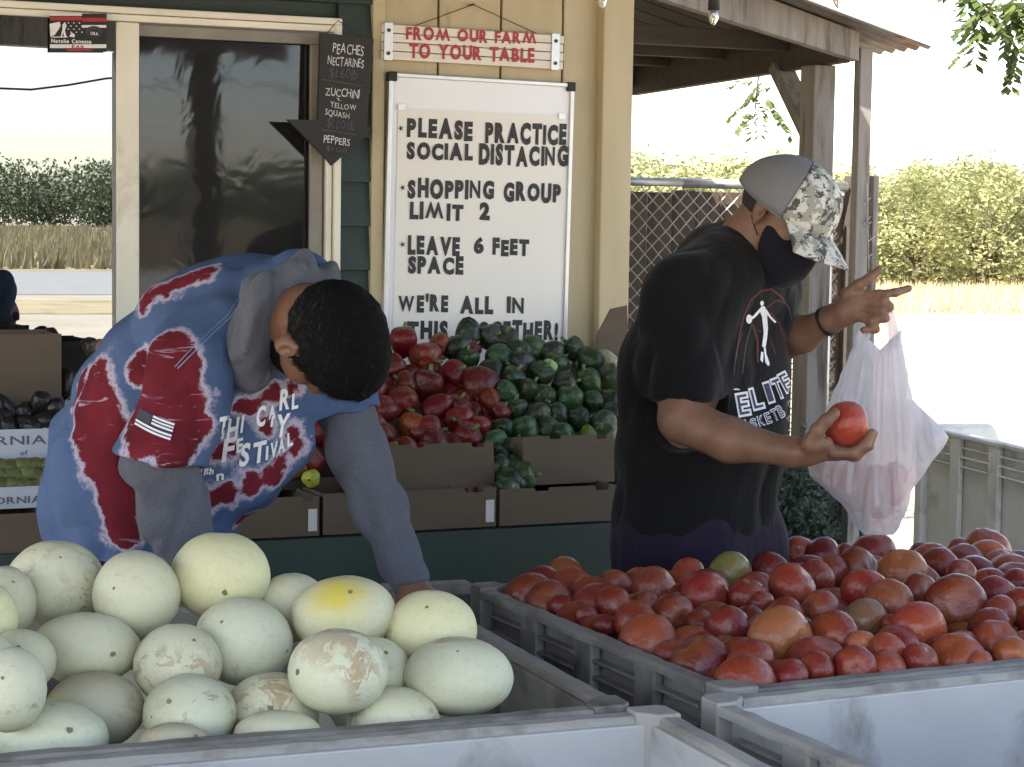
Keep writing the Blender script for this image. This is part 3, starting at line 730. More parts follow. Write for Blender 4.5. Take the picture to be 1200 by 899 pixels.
pm = MB().grid(lambda u, v: (pa[0]+(pb[0]-pa[0])*u, -.0040-.0006*math.sin(u*9+v*7)-.0004*math.sin(v*23+u*3), pa[1]+(pb[1]-pa[1])*u+(pc[1]-pa[1])*v), 24, 30)
part('poster_paper', pm, 'paper', wbd, smooth=True)
for (x,y) in ((467,126),(655,137)):
    t_ = fl(x,y); boxp('tape_strip', 'aluminium', wbd, t_[0]-.004, t_[0]+.018, -.0085, -.0056, t_[1]-.006, t_[1]+.010, 0)
lines = [('*', 465, 143, 473, 158, .0), ('PLEASE', 476, 139, 553, 161, 3), ('PRACTICE', 568, 143, 663, 166, 3), ('SOCIAL', 476, 167, 553, 186, 3), ('DISTACING', 560, 169, 664, 192, 4),
 ('*', 467, 214, 475, 226, .0), ('SHOPPING', 477, 210, 578, 231, 3), ('GROUP', 589, 214, 656, 235, 2), ('LIMIT', 479, 237, 542, 256, 2), ('2', 561, 238, 573, 257, 1),
 ('*', 467, 281, 475, 292, 0), ('LEAVE', 477, 276, 538, 297, 2), ('6', 554, 278, 566, 296, 0), ('FEET', 576, 279, 619, 298, 2), ('SPACE', 477, 300, 542, 320, 2),
 ("WE'RE", 466, 345, 524, 364, 1), ('ALL', 538, 347, 577, 366, 1), ('IN', 593, 347, 614, 366, 1), ('THIS', 476, 375, 524, 396, 1), ('TOGETHER!', 545, 376, 653, 397, 1)]
for txt, x0, y0, x1_, y1, sl_ in lines:
    if txt == '*':
        a = fl(x0, y0); b = fl(x1_, y1); cx_, cz_ = (a[0]+b[0])/2, (a[1]+b[1])/2; mb = MB()
        mb.add([(cx_+(.0105 if k % 2 else .0035)*math.cos(k*math.pi/5), -.0056, cz_+(.0105 if k % 2 else .0035)*math.sin(k*math.pi/5)) for k in range(10)], [tuple(range(10))])
        part('asterisk', mb, 'marker', wbd); continue
    hz = fl(x0,y0)[1]-fl(x0,y1)[1]; a = fl(x0, y1-sl_*.3); b = fl(x1_, y1+sl_*.6)
    # "THE" words keep the photograph's own spelling
    mb = text_line(MB(), txt, lambda t, h, a=a, b=b, hz=hz: (a[0]+(b[0]-a[0])*t, -.0056, a[1]+(b[1]-a[1])*t+hz*(h*.95 if txt != '*' else h*1.6-.6)), .066, .7)
    part('lettering', mb, 'marker', wbd)
# ------------------------------------------------------------------ arrow chalkboard
crot = math.atan2(-(wl(436,46,.07)[1]-wl(376,38,.07)[1]), wl(436,46,.07)[0]-wl(376,38,.07)[0])
cb = wall_thing('arrow_chalkboard', 'black arrow-shaped chalkboard of produce prices hanging beside the window', 'chalkboard', 376, 38, .07, crot)
cf = frame_of(376, 38, .07, crot)
shape = [cf(*p) for p in ((375,38),(437,46),(429,148),(435,151),(428,160),(388,194),(379,183),(336,140),(372,141))]
mb = MB(); n_ = len(shape); mb.add([(x,-.006,z) for x,z in shape]+[(x,.008,z) for x,z in shape], [tuple(range(n_)), tuple(range(2*n_-1,n_-1,-1))]+[(i,i+n_,(i+1)%n_+n_,(i+1)%n_) for i in range(n_)])
part('board', mb, 'chalkboard', cb)
for txt, x0, y0, x1_, y1, mt in (('PEACHES',389,50,425,62,'chalk'),('NECTARINES',383,65,425,76,'chalk'),('$1.60lb',385,78,418,90,'chalk_faint'),('ZUCCHINI',380,102,420,112,'chalk'),('+',393,113,398,117,'chalk'),('YELLOW',386,119,416,126,'chalk'),('SQUASH',380,128,408,135,'chalk'),('$1.00/lb',382,138,414,149,'chalk_faint'),('PEPPERS',378,158,409,167,'chalk'),('$1.00',381,170,405,176,'chalk_faint')):
    hz = cf(x0,y0)[1]-cf(x0,y1)[1]; a = cf(x0,y1); b = cf(x1_,y1+4)
    part('lettering', text_line(MB(), txt, lambda t, h, a=a, b=b, hz=hz: (a[0]+(b[0]-a[0])*t, -.0072, a[1]+(b[1]-a[1])*t+hz*h), .0, 1.2), mt, cb)
for (a, b) in (((376,93),(424,101)),((376,152),(416,158))):
    p, q_ = cf(*a), cf(*b); part('divider_line', MB().beam((p[0],-.0068,p[1]),(q_[0],-.0068,q_[1]),.001,.002), 'chalk_faint', cb)
part('hanging_cord', MB().tube([(cf(382,39)[0],-.002,-.004),(cf(396,24)[0],.0,cf(396,24)[1]),(cf(430,45)[0],-.002,-.006)], .0015, 5), 'black_rubber', cb)
# ------------------------------------------------------------------ sticker on the window
sg_ = wall_thing('window_decal', 'small black and red flag decal with white figures on the left window', 'decal', 58, 15, .050, 0)
sf = frame_of(58, 15, .050, 0)
def rect(mb, x0, y0, x1_, y1, off):
    a, b, c, d = sf(x0,y0), sf(x1_,y0), sf(x1_,y1), sf(x0,y1); return mb.add([(p[0],off,p[1]) for p in (a,b,c,d)], [(0,1,2,3)])
def poly(mb, pts, off): return mb.add([(sf(*p)[0],off,sf(*p)[1]) for p in pts], [tuple(range(len(pts)))])
part('decal_backing', rect(MB(), 58,16,125,61,0.0), 'black_rubber', sg_)
part('print', rect(rect(rect(MB(), 58,16,96,18.5,-.0006),96,29.5,124.5,32.5,-.0006),58.5,52,124.5,56.5,-.0006), 'print_white', sg_)
part('print', rect(rect(rect(MB(), 96.5,21,124.5,25.5,-.0006),58.5,19.5,96,24,-.0006),78,57.5,108,60,-.0006), 'sign_red', sg_)
mb = MB(); poly(mb, [(58,28),(70,25.5),(71,30),(69,34),(64,41),(59,43)], -.0008); poly(mb, [(73,29),(76,26),(78,30),(76,36),(78,43),(75,43),(74,38),(72.5,43),(71,43),(73,35)], -.0008); poly(mb, [(81,43),(84,38),(88,41),(87,44)], -.0008); rect(mb, 60,43,79,44,-.0008)
for i in range(3):
    for j in range(4): poly(mb, [(80+i*6.5+j%2*3+1.2*math.cos(a*2.094+.5), 27+j*3.6+1.2*math.sin(a*2.094+.5)) for a in range(3)], -.0008)
part('print', mb, 'print_white', sg_)
ov = [(110+10*math.cos(t*.4), 37+6.5*math.sin(t*.4)) for t in range(16)]
part('print', poly(MB(), ov, -.0007), 'print_grey', sg_); part('print', poly(MB(), [(110+6.5*math.cos(t*.4), 38.5+3.5*math.sin(t*.4)) for t in range(16)], -.001), 'black_rubber', sg_)
def sline(txt, x0, y0, x1_, y1, mt, bold=.03):
    hz = sf(x0,y0)[1]-sf(x0,y1)[1]; a = sf(x0,y1); b = sf(x1_,y1+1)
    part('lettering', text_line(MB(), txt, lambda t, h: (a[0]+(b[0]-a[0])*t, -.0014, a[1]+(b[1]-a[1])*t+hz*h), bold), mt, sg_)
sline('Natalie Canessa', 60, 45.5, 107, 50, 'print_white'); sline('USA', 106, 37, 115, 40.5, 'print_white'); sline('EAR', 84, 52.5, 99, 56, 'sign_red')
# ------------------------------------------------------------------ awning at the right end
AW = thing('side_awning', 'weathered wooden side awning with corrugated tin roof and grey posts', 'awning', (W0.x,W0.y,0), WA)
def wy(px, py, y):  # pixel -> (u,z) in the plane y (into wall)
    return wl(px, py, -y)
c0 = wy(1003, 60, 0.02); l0 = wy(741, -14, .02)
# near rafter (rake): top edge from (741,-62) to (1003,42), lower edge (741,-14)->(1003,66)
ra = [wy(741,-60,.02), wy(1003,38,.02), wy(1003,72,.02), wy(741,-10,.02)]
def prism(mb, poly_, y0, y1):
    n = len(poly_); return mb.add([(x,y0,z) for x,z in poly_]+[(x,y1,z) for x,z in poly_], [tuple(range(n)), tuple(range(2*n-1,n-1,-1))]+[(i,i+n,(i+1)%n+n,(i+1)%n) for i in range(n)])
part('rake_beam', prism(MB(), ra, .0, .045), 'wood_grey', AW, bevel=.003)
sl_u = (ra[1][1]-ra[0][1])/(ra[1][0]-ra[0][0])
# under-side boards running along u, each receding
cx, cz = ra[2]; lx, lz = ra[3]
for k in range(11):
    y0 = .05+k*.15; dz = .012
    zz = lambda u: ra[0][1]+(u-ra[0][0])*sl_u-.020
    vs = [(lx-.3, y0+.006, zz(lx-.3)), (cx, y0+.006, zz(cx)), (cx, y0+.142, zz(cx)), (lx-.3, y0+.142, zz(lx-.3))]
    part('roof_board', MB().add(vs+[(x,y,z+.018) for x,y,z in vs], [(0,1,2,3),(4,7,6,5),(0,4,5,1),(1,5,6,2),(2,6,7,3),(3,7,4,0)]), 'wood_dark', AW)
hu = cx+.0; hz = wy(1003,70,.02)[1]
def on_u(px, py, uq):   # pixel ray met with the plane u = uq of the wall frame
    r = ray(px, py); t = (uq-(CAM-W0).dot(WU))/r.dot(WU); return wloc(CAM+r*t)
hA = on_u(1001,72,hu-.024); hB = on_u(741,112,hu-.024); hA.y = .048
part('header_beam', MB().beam((hA.x,hA.y,hA.z+.065), (hB.x,hB.y,hB.z+.065), .042, .13), 'wood_dark', AW, bevel=.003)
boxp('back_beam', 'wood_dark', AW, lx-.3, hu-.048, hB.y-.06, hB.y-.02, hB.z+.03, hB.z+.20, .003)
for k in range(3): boxp('rafter', 'wood_dark', AW, lx-.3, hu-.05, .35+k*.42, .39+k*.42, hB.z+.09, hB.z+.15, .002)
# corrugated sheet
def corr(u, v):
    x = lx-.35+(hu+.20-(lx-.35))*u; y = -.10+1.95*v
    return (x, y, ra[0][1]+(x-ra[0][0])*sl_u+.012+.009*math.sin(y*2*math.pi/.067))
cm_ = part('tin_sheet', MB().grid(corr, 12, 175), 'tin', AW, smooth=True); sd = cm_.modifiers.new('thick','SOLIDIFY'); sd.thickness = .0015
# posts
def post(px0, px1, y, ztop, name='post', mat='wood_grey', py=200, zb_=0.0):
    a = wy(px0, py, y)[0]; b = wy(px1, py, y)[0]; return boxp(name, mat, AW, a, b, y, y+.09, zb_, ztop, .004)
a_q = wy(1006.5,150,0)[0]; b_q = wy(1021,150,0)[0]; boxp('post', 'wood_grey', AW, a_q, b_q, .0, .038, 0, wy(1013,56,0)[1], .003)
post(1021.5, 1028, .05, wy(1020,206,.05)[1], name='side_board', py=300)
py_ = on_u(965,100,hu-.024).y
post(953.5, 978, py_-.04, hA.z-.004, py=150)
br0 = on_u(957,168,hu-.024); br1 = on_u(914,78,hu-.024)
part('brace', MB().beam(br0, br1, .04, .075, up=Vector((1,0,0))), 'wood_grey', AW, bevel=.003)
# barbed ties on the side board
for (x,y) in ((1016,236),(1016,258),(1017,262),(1021,280),(1018,300)):
    c = wy(x,y,-.004); a_t = random.uniform(.3,1.2)
    part('barb', MB().tube([(c[0]-.012,-.006,c[1]-.012*a_t),(c[0]+.012,-.006,c[1]+.012*a_t)], .0014, 4).tube([(c[0]-.008,-.007,c[1]+.012),(c[0]+.004,-.007,c[1]-.012)], .0014, 4), 'galv', AW)
part('wire_strand', MB().tube([(wy(1016,215,-.004)[0],-.005,wy(1016,215,-.004)[1]),(wy(1018,315,-.004)[0],-.005,wy(1018,315,-.004)[1])], .0012, 4), 'galv', AW)
# ------------------------------------------------------------------ fence
FY = 1.78
FE = thing('chain_link_fence', 'chain link fence with galvanised top rail backed by dark boards', 'fence', tuple(wworld(0,-FY,0)), WA)
def fwl(px, py, y=FY): u, z = wl(px, py, -y); return (u, z)
ztr = fwl(800,214)[1]
ua = fwl(700,214)[0]; ub = fwl(992,214)[0]
part('top_rail', MB().tube([(ua,0,ztr),(fwl(800,214)[0],0,ztr)], .018, 10).tube([(fwl(800,214)[0]+.003,0,ztr-.002),(ub,0,ztr-.002)], .021, 10), 'galv', FE, smooth=True)
mb = MB(); s_ = .062; h_ = ztr-.01; nU = int((ub-ua)/s_)+1; nZ = int(h_/s_)
for i in range(-nZ, nU):
    for sg2 in (1,-1):
        p0 = None; pts = []
        for j in range(nZ+1):
            uu = ua+(i+ (j if sg2 > 0 else nZ-j))*s_
            if ua <= uu <= ub: pts.append((uu, (.004 if (j % 2) else -.004)*sg2, h_-j*s_))
        if len(pts) > 1: mb.tube(pts, .0026, 4, cap=False)
part('wire_mesh', mb, 'wire', FE, kind='stuff')
x = 700; gaps = [700,736,742,775,800,832,858,880,905,930,934,948,951,988]
uu = ua; edges = [fwl(p,400,FY+.06)[0] for p in (700,727,755,783,811,839,867,895,921,929.5,947,990)]
for a, b in zip(edges[:-1], edges[1:]):
    boxp('board', 'wood_brown', FE, a+.004, b-.004 if a < edges[-4] else b-.009, .05, .068, .06, fwl(800,223,FY+.05)[1]+random.uniform(-.012,.008), .002)
for p0, p1, yy, zt, mt in ((990,999.5,-.02,fwl(990,206)[1],'wood_dark'),(961,968,-.03,fwl(965,225)[1],'galv'),(952.5,956,-.03,fwl(955,225)[1],'galv')):
    a = fwl(p0,400)[0]; b = fwl(p1,400)[0]
    if mt == 'galv': part('pipe_post', MB().tube([((a+b)/2,yy,0),((a+b)/2,yy,zt)], (b-a)/2, 10), mt, FE, smooth=True)
    else: boxp('gate_post', mt, FE, a, b, yy, yy+.06, 0, zt, .003)
for zz in (fwl(960,345)[1], fwl(960,432)[1]):
    part('pipe_clamp', MB().tube([(fwl(950,300)[0],-.035,zz),(fwl(966,300)[0],-.035,zz)], .008, 8), 'galv', FE)
# ------------------------------------------------------------------ string bulbs
def bulb(px, py, d, label):
    p = P(px, py, d); t = thing('string_bulb', label, 'light bulb', tuple(p)); s_ = d/F_PX
    part('glass', MB().grid(lambda u, v: (math.cos(u*6.283)*s_*6.5*math.sin(math.pi*(.08+.92*v))**.7*(1-.2*v), math.sin(u*6.283)*s_*6.5*math.sin(math.pi*(.08+.92*v))**.7*(1-.2*v), -s_*9+s_*18*(1-v)-s_*9), 16, 12, True), 'bulb', t, smooth=True)
    part('filament', MB().tube([(-s_*1.5,0,s_*-12),(0,0,s_*-4),(s_*1.5,0,s_*-12)], s_*.5, 4), 'galv', t)
    part('socket', MB().tube([(0,0,0),(0,0,s_*16),(0,0,s_*22)], [s_*7,s_*6.5,s_*4], 12), 'black_rubber', t, smooth=True); return t
bulb(836.5, 12, 5.4, 'clear string light bulb in black socket hanging before the awning beam')
bulb(982, -8, 5.2, 'clear string light bulb cut by the top edge above the tin roof')
b3 = bulb(706, -8, 5.6, 'clear string light bulb at the top of the tan corner post')
cw = [wworld(-5,.35,2.45), P(706,-30,5.6), P(770,-45,5.5), P(836.5,-10,5.4), P(910,-42,5.3), P(982,-30,5.2), P(1150,-70,5.1), Vector((2.6,5.2,2.7))]
tag(part('light_cord', MB().tube(cw, .004, 6), 'black_rubber'), 'black cord of the string lights along the top of the picture', 'cord')
# strand outside the porch, mirrored in the left pane
cz_ = 2.22; pts = [wworld(u, 4.9, cz_-.10*math.sin((u+5)/1.4*math.pi)**2) for u in np.linspace(-5,2.5,40)]
tag(part('light_cord', MB().tube(pts, .006, 5), 'black_rubber'), 'dark cable with bulb seen mirrored in the window glass', 'cord')
pts = [wworld(1.2, 4.95, 2.16)]
t = thing('string_bulb', 'bulb on the cable mirrored in the left window pane', 'light bulb', tuple(pts[0]))
part('socket', MB().tube([(0,0,0),(0,0,-.06)], .02, 10), 'black_rubber', t); part('glass', MB().tube([(0,0,-.06),(0,0,-.09),(0,0,-.14),(0,0,-.155)], [.018,.03,.025,.005], 12), 'bulb', t, smooth=True)
# ------------------------------------------------------------------ shrub behind the man
random.seed(9); v = []; f = []; sc = P(935,590,6.6); sc.z = 0
for (x,y,n,r_) in ((925,560,3,.10),(950,575,3,.10),(940,540,2,.08),(930,600,3,.12),(955,610,2,.09),(915,620,3,.11),(905,590,3,.11),(880,600,3,.12),(948,645,3,.10),(900,650,3,.12)):
    for k in range(n): leaf_cluster(v, f, P(x+random.gauss(0,6),y+random.gauss(0,6),6.6+random.uniform(-.2,.3)), r_, 90, .035)
for k in range(24): leaf_cluster(v, f, Vector((sc.x-.1+random.uniform(-.22,.15), sc.y+random.uniform(-.2,.25), random.uniform(.12,.55))), .1, 70, .035)
me = bpy.data.meshes.new('foliage'); me.from_pydata([tuple(Vector(x)-sc) for x in v], [], f)
sh = thing('potted_shrub', 'dark leafy shrub standing behind the man in the black shirt', 'shrub', tuple(sc)); link('foliage', me, 'leaf_dark', sh)
part('stem', MB().tube([(0,0,0),(.02,0,.3),(-.03,0,.7)], [.02,.015,.006], 6).tube([(0,0,.1),(-.12,.05,.6)], [.012,.005], 6).tube([(0,0,.12),(.1,-.05,.5)], [.012,.005], 6), 'bark', sh)
# ------------------------------------------------------------------ plastic bins
def bin_(label, corner, which, ang, W_, D_, H_=.79, mat='bin', inner=None, rib_rows=3, gap=.030, rw=.036):
    """corner: world xy of one outer rim corner (fl front-left, fr, bl, br)"""
    a = R(ang); ux = Vector((math.cos(a), math.sin(a), 0)); uy = Vector((-math.sin(a), math.cos(a), 0)); c = Vector((corner[0], corner[1], 0))
    o = c - ux*(W_ if which[1] == 'r' else 0) - uy*(D_ if which[0] == 'b' else 0)
    t = thing('harvest_bin', label, 'bin', (o.x,o.y,0), a, 'plastic harvest bins')
    inner = inner or mat; ov = .026; tk = .02
    # walls (x0..x1,y0..y1), set in by the rim overhang
    for nm, x0,x1,y0,y1 in (('front',ov,W_-ov,ov,ov+tk),('back',ov,W_-ov,D_-ov-tk,D_-ov),('left',ov,ov+tk,ov+tk+.0005,D_-ov-tk-.0005),('right',W_-ov-tk,W_-ov,ov+tk+.0005,D_-ov-tk-.0005)):
        wp_ = boxp('side_wall', inner, t, x0,x1,y0,y1,.10,H_-.012,.003)
        mb = MB(); L = (x1-x0) if nm in ('front','back') else (y1-y0)
        for r_ in range(rib_rows):
            z = H_-.012-gap*(r_+1)
            if nm == 'front': mb.box(x0+.05,x1-.05,.006,ov-.001,z-.006,z)
            elif nm == 'back': mb.box(x0+.05,x1-.05,D_-ov+.001,D_-.006,z-.006,z)
            elif nm == 'left': mb.box(.006,ov-.001,y0+.05,y1-.05,z-.006,z)
            else: mb.box(W_-ov+.001,W_-.006,y0+.05,y1-.05,z-.006,z)
        part('wall_rib', mb, mat, wp_, bevel=.0015)
        n = 3
        for k in range(1, n+1):      # upright posts on the outside
            q = k/(n+1)
            if nm in ('front','back'):
                xx = x0+(x1-x0)*q; yy = (.004, ov-.002) if nm == 'front' else (D_-ov+.002, D_-.004); boxp('upright', mat, wp_, xx-.035,xx+.035,yy[0],yy[1],.10,H_-.014,.004)
            else:
                yy = y0+(y1-y0)*q; xx = (.004, ov-.002) if nm == 'left' else (W_-ov+.002, W_-.004); boxp('upright', mat, wp_, xx[0],xx[1],yy-.035,yy+.035,.10,H_-.014,.004)
    # rim rails: a slightly sagging, nibbled flange
    def rail(p0, p1, inward):
        p0 = Vector(p0); p1 = Vector(p1); d = p1-p0; L = d.length; n = 28; d = d/L; inw = Vector(inward); vs = []; fs = []
        for i in range(n+1):
            p = p0+d*L*i/n; j1 = noise.noise(Vector((i*.7+p0.x*9, p0.y*7, 1.3)))*.004; j2 = noise.noise(Vector((i*1.9, p0.x*5+3, p0.y*5)))*.003
            for q, z in ((0+j1,H_-.014),(0+j1,H_-.004),(.006,H_+j2*.5),(rw-.005,H_+j2),(rw+j2,H_-.005),(rw,H_-.014)):
                x = p+inw*q; vs.append((x.x,x.y,z))
        for i in range(n):
            for k in range(6): a_ = i*6+k; b_2 = i*6+(k+1)%6; fs.append((a_,b_2,b_2+6,a_+6))
        fs += [tuple(range(5,-1,-1)), tuple(n*6+k for k in range(6))]
        part('rim_rail', MB().add(vs, fs), mat, t, smooth=False)
    cc = .065
    rail((cc,0,0),(W_-cc,0,0),(0,1,0)); rail((cc,D_,0),(W_-cc,D_,0),(0,-1,0)); rail((0,cc,0),(0,D_-cc,0),(1,0,0)); rail((W_,cc,0),(W_,D_-cc,0),(-1,0,0))
    for x in (0,1):
        for y in (0,1):
            mb = MB(); s = 1-2*x; s2 = 1-2*y; X = x*W_; Y = y*D_
            pts = [(0,.014),(.014,0),(cc-.001,0),(cc-.001,rw),(rw,cc-.001),(0,cc-.001)]
            pts = [(X+s*a_, Y+s2*b_2) for a_, b_2 in pts]
            if s*s2 < 0: pts = pts[::-1]
            n = 6; zt = H_+.006
            mb.add([(a_,b_2,.0) for a_,b_2 in pts]+[(a_,b_2,zt) for a_,b_2 in pts], [tuple(range(5,-1,-1)), tuple(range(6,12))]+[(i,(i+1)%6,(i+1)%6+6,i+6) for i in range(6)])
            part('corner_post', mb, mat, t, bevel=.004)
    boxp('bin_floor', inner, t, ov, W_-ov, ov, D_-ov, .10, .135, 0)
    for q in (.14, .5, .86): boxp('foot', mat, t, W_*q-.05, W_*q+.05, .06, D_-.06, 0, .099, .004)
    return t, o, ux, uy
def gxy(px, py, z=.79): p = G(px, py, z); return (p.x, p.y)
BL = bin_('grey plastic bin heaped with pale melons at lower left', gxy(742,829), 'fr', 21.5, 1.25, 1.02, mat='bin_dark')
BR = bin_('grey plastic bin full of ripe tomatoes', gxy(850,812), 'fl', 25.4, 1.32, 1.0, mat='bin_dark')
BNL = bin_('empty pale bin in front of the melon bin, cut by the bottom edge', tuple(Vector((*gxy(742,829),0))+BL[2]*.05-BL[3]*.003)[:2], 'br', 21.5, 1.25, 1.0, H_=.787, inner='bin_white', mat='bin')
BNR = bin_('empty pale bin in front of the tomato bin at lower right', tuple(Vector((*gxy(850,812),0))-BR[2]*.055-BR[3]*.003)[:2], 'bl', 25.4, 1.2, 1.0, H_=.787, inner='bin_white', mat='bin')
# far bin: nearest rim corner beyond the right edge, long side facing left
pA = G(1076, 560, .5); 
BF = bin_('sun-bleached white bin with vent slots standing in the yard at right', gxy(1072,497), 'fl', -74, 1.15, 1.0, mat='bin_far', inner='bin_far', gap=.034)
# board bridging the gap behind the melons
pl0 = G(478,691,.76); pl1 = G(546,688,.76); dv = (pl1-pl0).normalized(); 
tag(part('loose_board', MB().beam(pl0-dv*.05, pl1+dv*.01, .07, .02), 'bin', bevel=.003), 'short grey board lying between the melon bin and tomato bin', 'board')

# ------------------------------------------------------------------ fruit
def tomato_mesh(seed):
    rs = random.Random(seed); ph = rs.random()*6; nl = rs.choice((4,5,6)); fl = rs.uniform(.86,.97); am = rs.uniform(.012,.05)
    def fn(u, v):
        th = u*2*math.pi; f_ = v*math.pi; r = math.sin(f_); z = math.cos(f_)
        dim = .18*math.exp(-(f_/.33)**2)
        r2 = r*(1+am*math.cos(nl*th+ph)*(.4+.6*max(0,z))+.02*math.sin(2*th+ph)); z2 = z*fl-dim+.03*math.sin(th+ph)*r
        return (r2*math.cos(th), r2*math.sin(th), z2)
    m_ = MB().grid(fn, 26, 17, True).mesh('tomato', True); m_.materials.append(M['tomato']); return m_
TM = [tomato_mesh(i) for i in range(6)]
scm = MB()
for k in range(5):
    a = k*1.2566; scm.add([(0,0,.01),(.16*math.cos(a-.25),.16*math.sin(a-.25),.0),(.30*math.cos(a),.30*math.sin(a),.055),(.16*math.cos(a+.25),.16*math.sin(a+.25),.0)], [(0,1,2,3)])
scm.tube([(0,0,0),(0,0,.05)], .07, 7); SCM = scm.mesh('stem_scar', True); SCM.materials.append(M['scar'])
COLT = dict(r=(.215,.024,.015), d=(.155,.016,.012), o=(.255,.052,.022), y=(.33,.095,.04), g=(.20,.14,.05), p=(.19,.028,.02))
COLN = dict(r='red', d='dark red', o='orange-red', y='orange and yellow', g='green', p='pinkish red')
def put_tomato(p, r, c, up=None, scar=True, name='tomato'):
    up = up or Vector((random.gauss(0,1),random.gauss(0,1)-.3,random.gauss(.5,.8))).normalized()
    o = link(name, TM[random.randrange(6)], None)
    cc = COLT[c]; j = random.uniform(.8,1.2); o.color = (cc[0]*j, cc[1]*random.uniform(.7,1.4)*j, cc[2]*j, 1)
    o.location = p; o.rotation_mode = 'QUATERNION'; o.rotation_quaternion = up.to_track_quat('Z','Y'); o.scale = (r*1.13,)*3
    if scar: link('stem_scar', SCM, None, o, loc=(0,0,.62))
    return o
TOM = [(638,691,25,'r'),(660,678,23,'o'),(690,699,24,'d','up'),(721,712,23,'r'),(748,733,27,'r'),(721,688,19,'o'),(767,691,25,'p'),(787,664,26,'d'),(808,677,22,'o'),(787,723,25,'d'),(826,700,28,'r'),(855,674,25,'g','r'),
(850,650,20,'o'),(877,700,22,'r'),(819,764,23,'r'),(787,767,19,'d'),(866,777,28,'r'),(821,735,19,'d'),(852,736,24,'d'),(606,697,13,'d'),(824,654,16,'r'),(659,712,15,'d'),(687,722,13,'d'),(710,734,14,'d'),
(893,641,18,'d'),(881,661,23,'d'),(902,670,21,'d'),(928,689,27,'r'),(958,677,20,'p'),(935,648,18,'o'),(963,651,20,'d'),(990,650,12,'d'),(1022,648,25,'r'),(1005,668,24,'d'),(975,669,17,'d'),(1058,670,26,'o','up'),(1080,652,15,'d'),(1101,664,21,'d'),
(1125,652,19,'d'),(1154,652,30,'o'),(1190,664,18,'d'),(1127,672,16,'d'),(1014,693,26,'r'),(1041,706,27,'o','up'),(1078,695,21,'d'),(1120,709,33,'d'),(1168,697,22,'p'),(1172,720,20,'p'),(1192,686,18,'d'),(1198,713,23,'r'),(1013,730,26,'g','r'),
(1076,738,30,'o','r'),(914,750,36,'y'),(975,749,30,'r'),(961,716,22,'p'),(880,777,26,'r'),(921,723,21,'d'),(877,733,22,'d'),(1041,764,21,'o'),(1009,757,17,'y'),(1002,783,24,'r'),(956,786,21,'r'),(922,794,23,'r'),(1039,785,22,'o'),(1078,774,20,'d'),
(1121,775,32,'r'),(1166,754,26,'r'),(1128,757,18,'r'),(1187,772,23,'o'),(1160,738,24,'p'),(1199,754,14,'r'),(756,708,15,'d'),(800,700,16,'d'),(848,762,17,'d'),(893,708,14,'r'),(940,738,14,'d'),(1098,760,13,'d'),(1045,735,14,'d'),(870,648,15,'r'),(908,652,14,'r'),(1216,700,24,'r'),(1222,735,26,'d'),(1216,770,24,'r'),(1215,670,22,'d'),(1146,778,16,'o')]
_, bo, bux, buy = BR
def bin_local(p, B_): q = Vector(p)-B_[1]; return q.dot(B_[2]), q.dot(B_[3])
def ray_height(px, py, B_, base, amp, W_, D_):
    # meet of the pixel ray with a mounded fruit surface over the bin
    r = ray(px, py); t = 2.2; prev = None
    while t < 5.5:
        p = CAM+r*t; x, y = bin_local(p, B_); u_, v_ = min(max(x/W_,0),1), min(max(y/D_,0),1)
        h = base+amp*(math.sin(math.pi*u_)**.5)*(math.sin(math.pi*v_)**.5)
        if p.z < h: return p, t
        t += .006
    return CAM+r*3.6, 3.6
TW, TD = 1.32, 1.0
placed = []; rows = []
def relax_rays(items, B_, D_, wall, lim, fac=.93):
    """items [p, r, ..., px, py at 3,4]: the farther of two overlapping fruits slides back along its sight line"""
    T = [(q[0]-CAM).dot(fw) for q in items]; T0 = list(T); n = len(items)
    for it in range(40):
        moved = 0
        for i in range(n):
            for j in range(i+1, n):
                dv_ = items[i][0]-items[j][0]; L = dv_.length; s_ = (items[i][1]+items[j][1])*fac
                if L < s_:
                    k = i if T[i] > T[j] else j; st_ = min(.3*(s_-L)+.001, .02)
                    if T[k]+st_-T0[k] > lim: k = j if k == i else i; st_ = -st_
                    if abs(T[k]+st_-T0[k]) > lim: continue
                    nt_ = T[k]+st_; p = CAM+ray(items[k][3], items[k][4])*nt_; y = bin_local(p, B_)[1]; r_ = items[k][1]*nt_/T[k]
                    if y > D_-wall-r_*.9 or y < wall+r_*.9: continue
                    items[k][0] = p; items[k][1] = r_; T[k] = nt_; moved += 1
        if not moved: break
for e in TOM:
    px, py, rp, c = e[:4]
    p, t = ray_height(px, py, BR, .755, .075, TW, TD)
    r_ = rp*t/F_PX; toc = (CAM-p).normalized()
    x, y = bin_local(p, BR)
    if y < .040+r_: t += (.040+r_-y)/max(.2, ray(px,py).dot(BR[3])); p = CAM+ray(px,py)*t
    up = None
    if len(e) > 4: up = (toc*.5+Vector((0,0,.95))).normalized() if e[4] == 'up' else (toc*.8+cr*.75-cu*.25).normalized()
    placed.append([p, r_, c, px, py, rp, up])
relax_rays(placed, BR, TD, .040, .05)
# order into rows by depth for their labels
srt = sorted(placed, key=lambda q: -bin_local(q[0], BR)[1]); nrow = 7; per = math.ceil(len(srt)/nrow)
RN = ['back row by far rim', 'second row from far rim', 'third row from far rim', 'middle row of heap', 'third row from near rim', 'second row from near rim', 'front row by near rim']
for ri in range(nrow):
    grp = sorted(srt[ri*per:(ri+1)*per], key=lambda q: q[3])
    for k, q in enumerate(grp):
        o = put_tomato(q[0], q[1], q[2], q[6], scar=True)
        size = 'large' if q[5] >= 27 else ('small' if q[5] < 18 else 'medium')
        tag(o, '%s %s tomato, %s from left in %s' % (size, COLN[q[2]], ordinal(k), RN[ri]), 'tomato', 'tomatoes heaped in the grey bin')
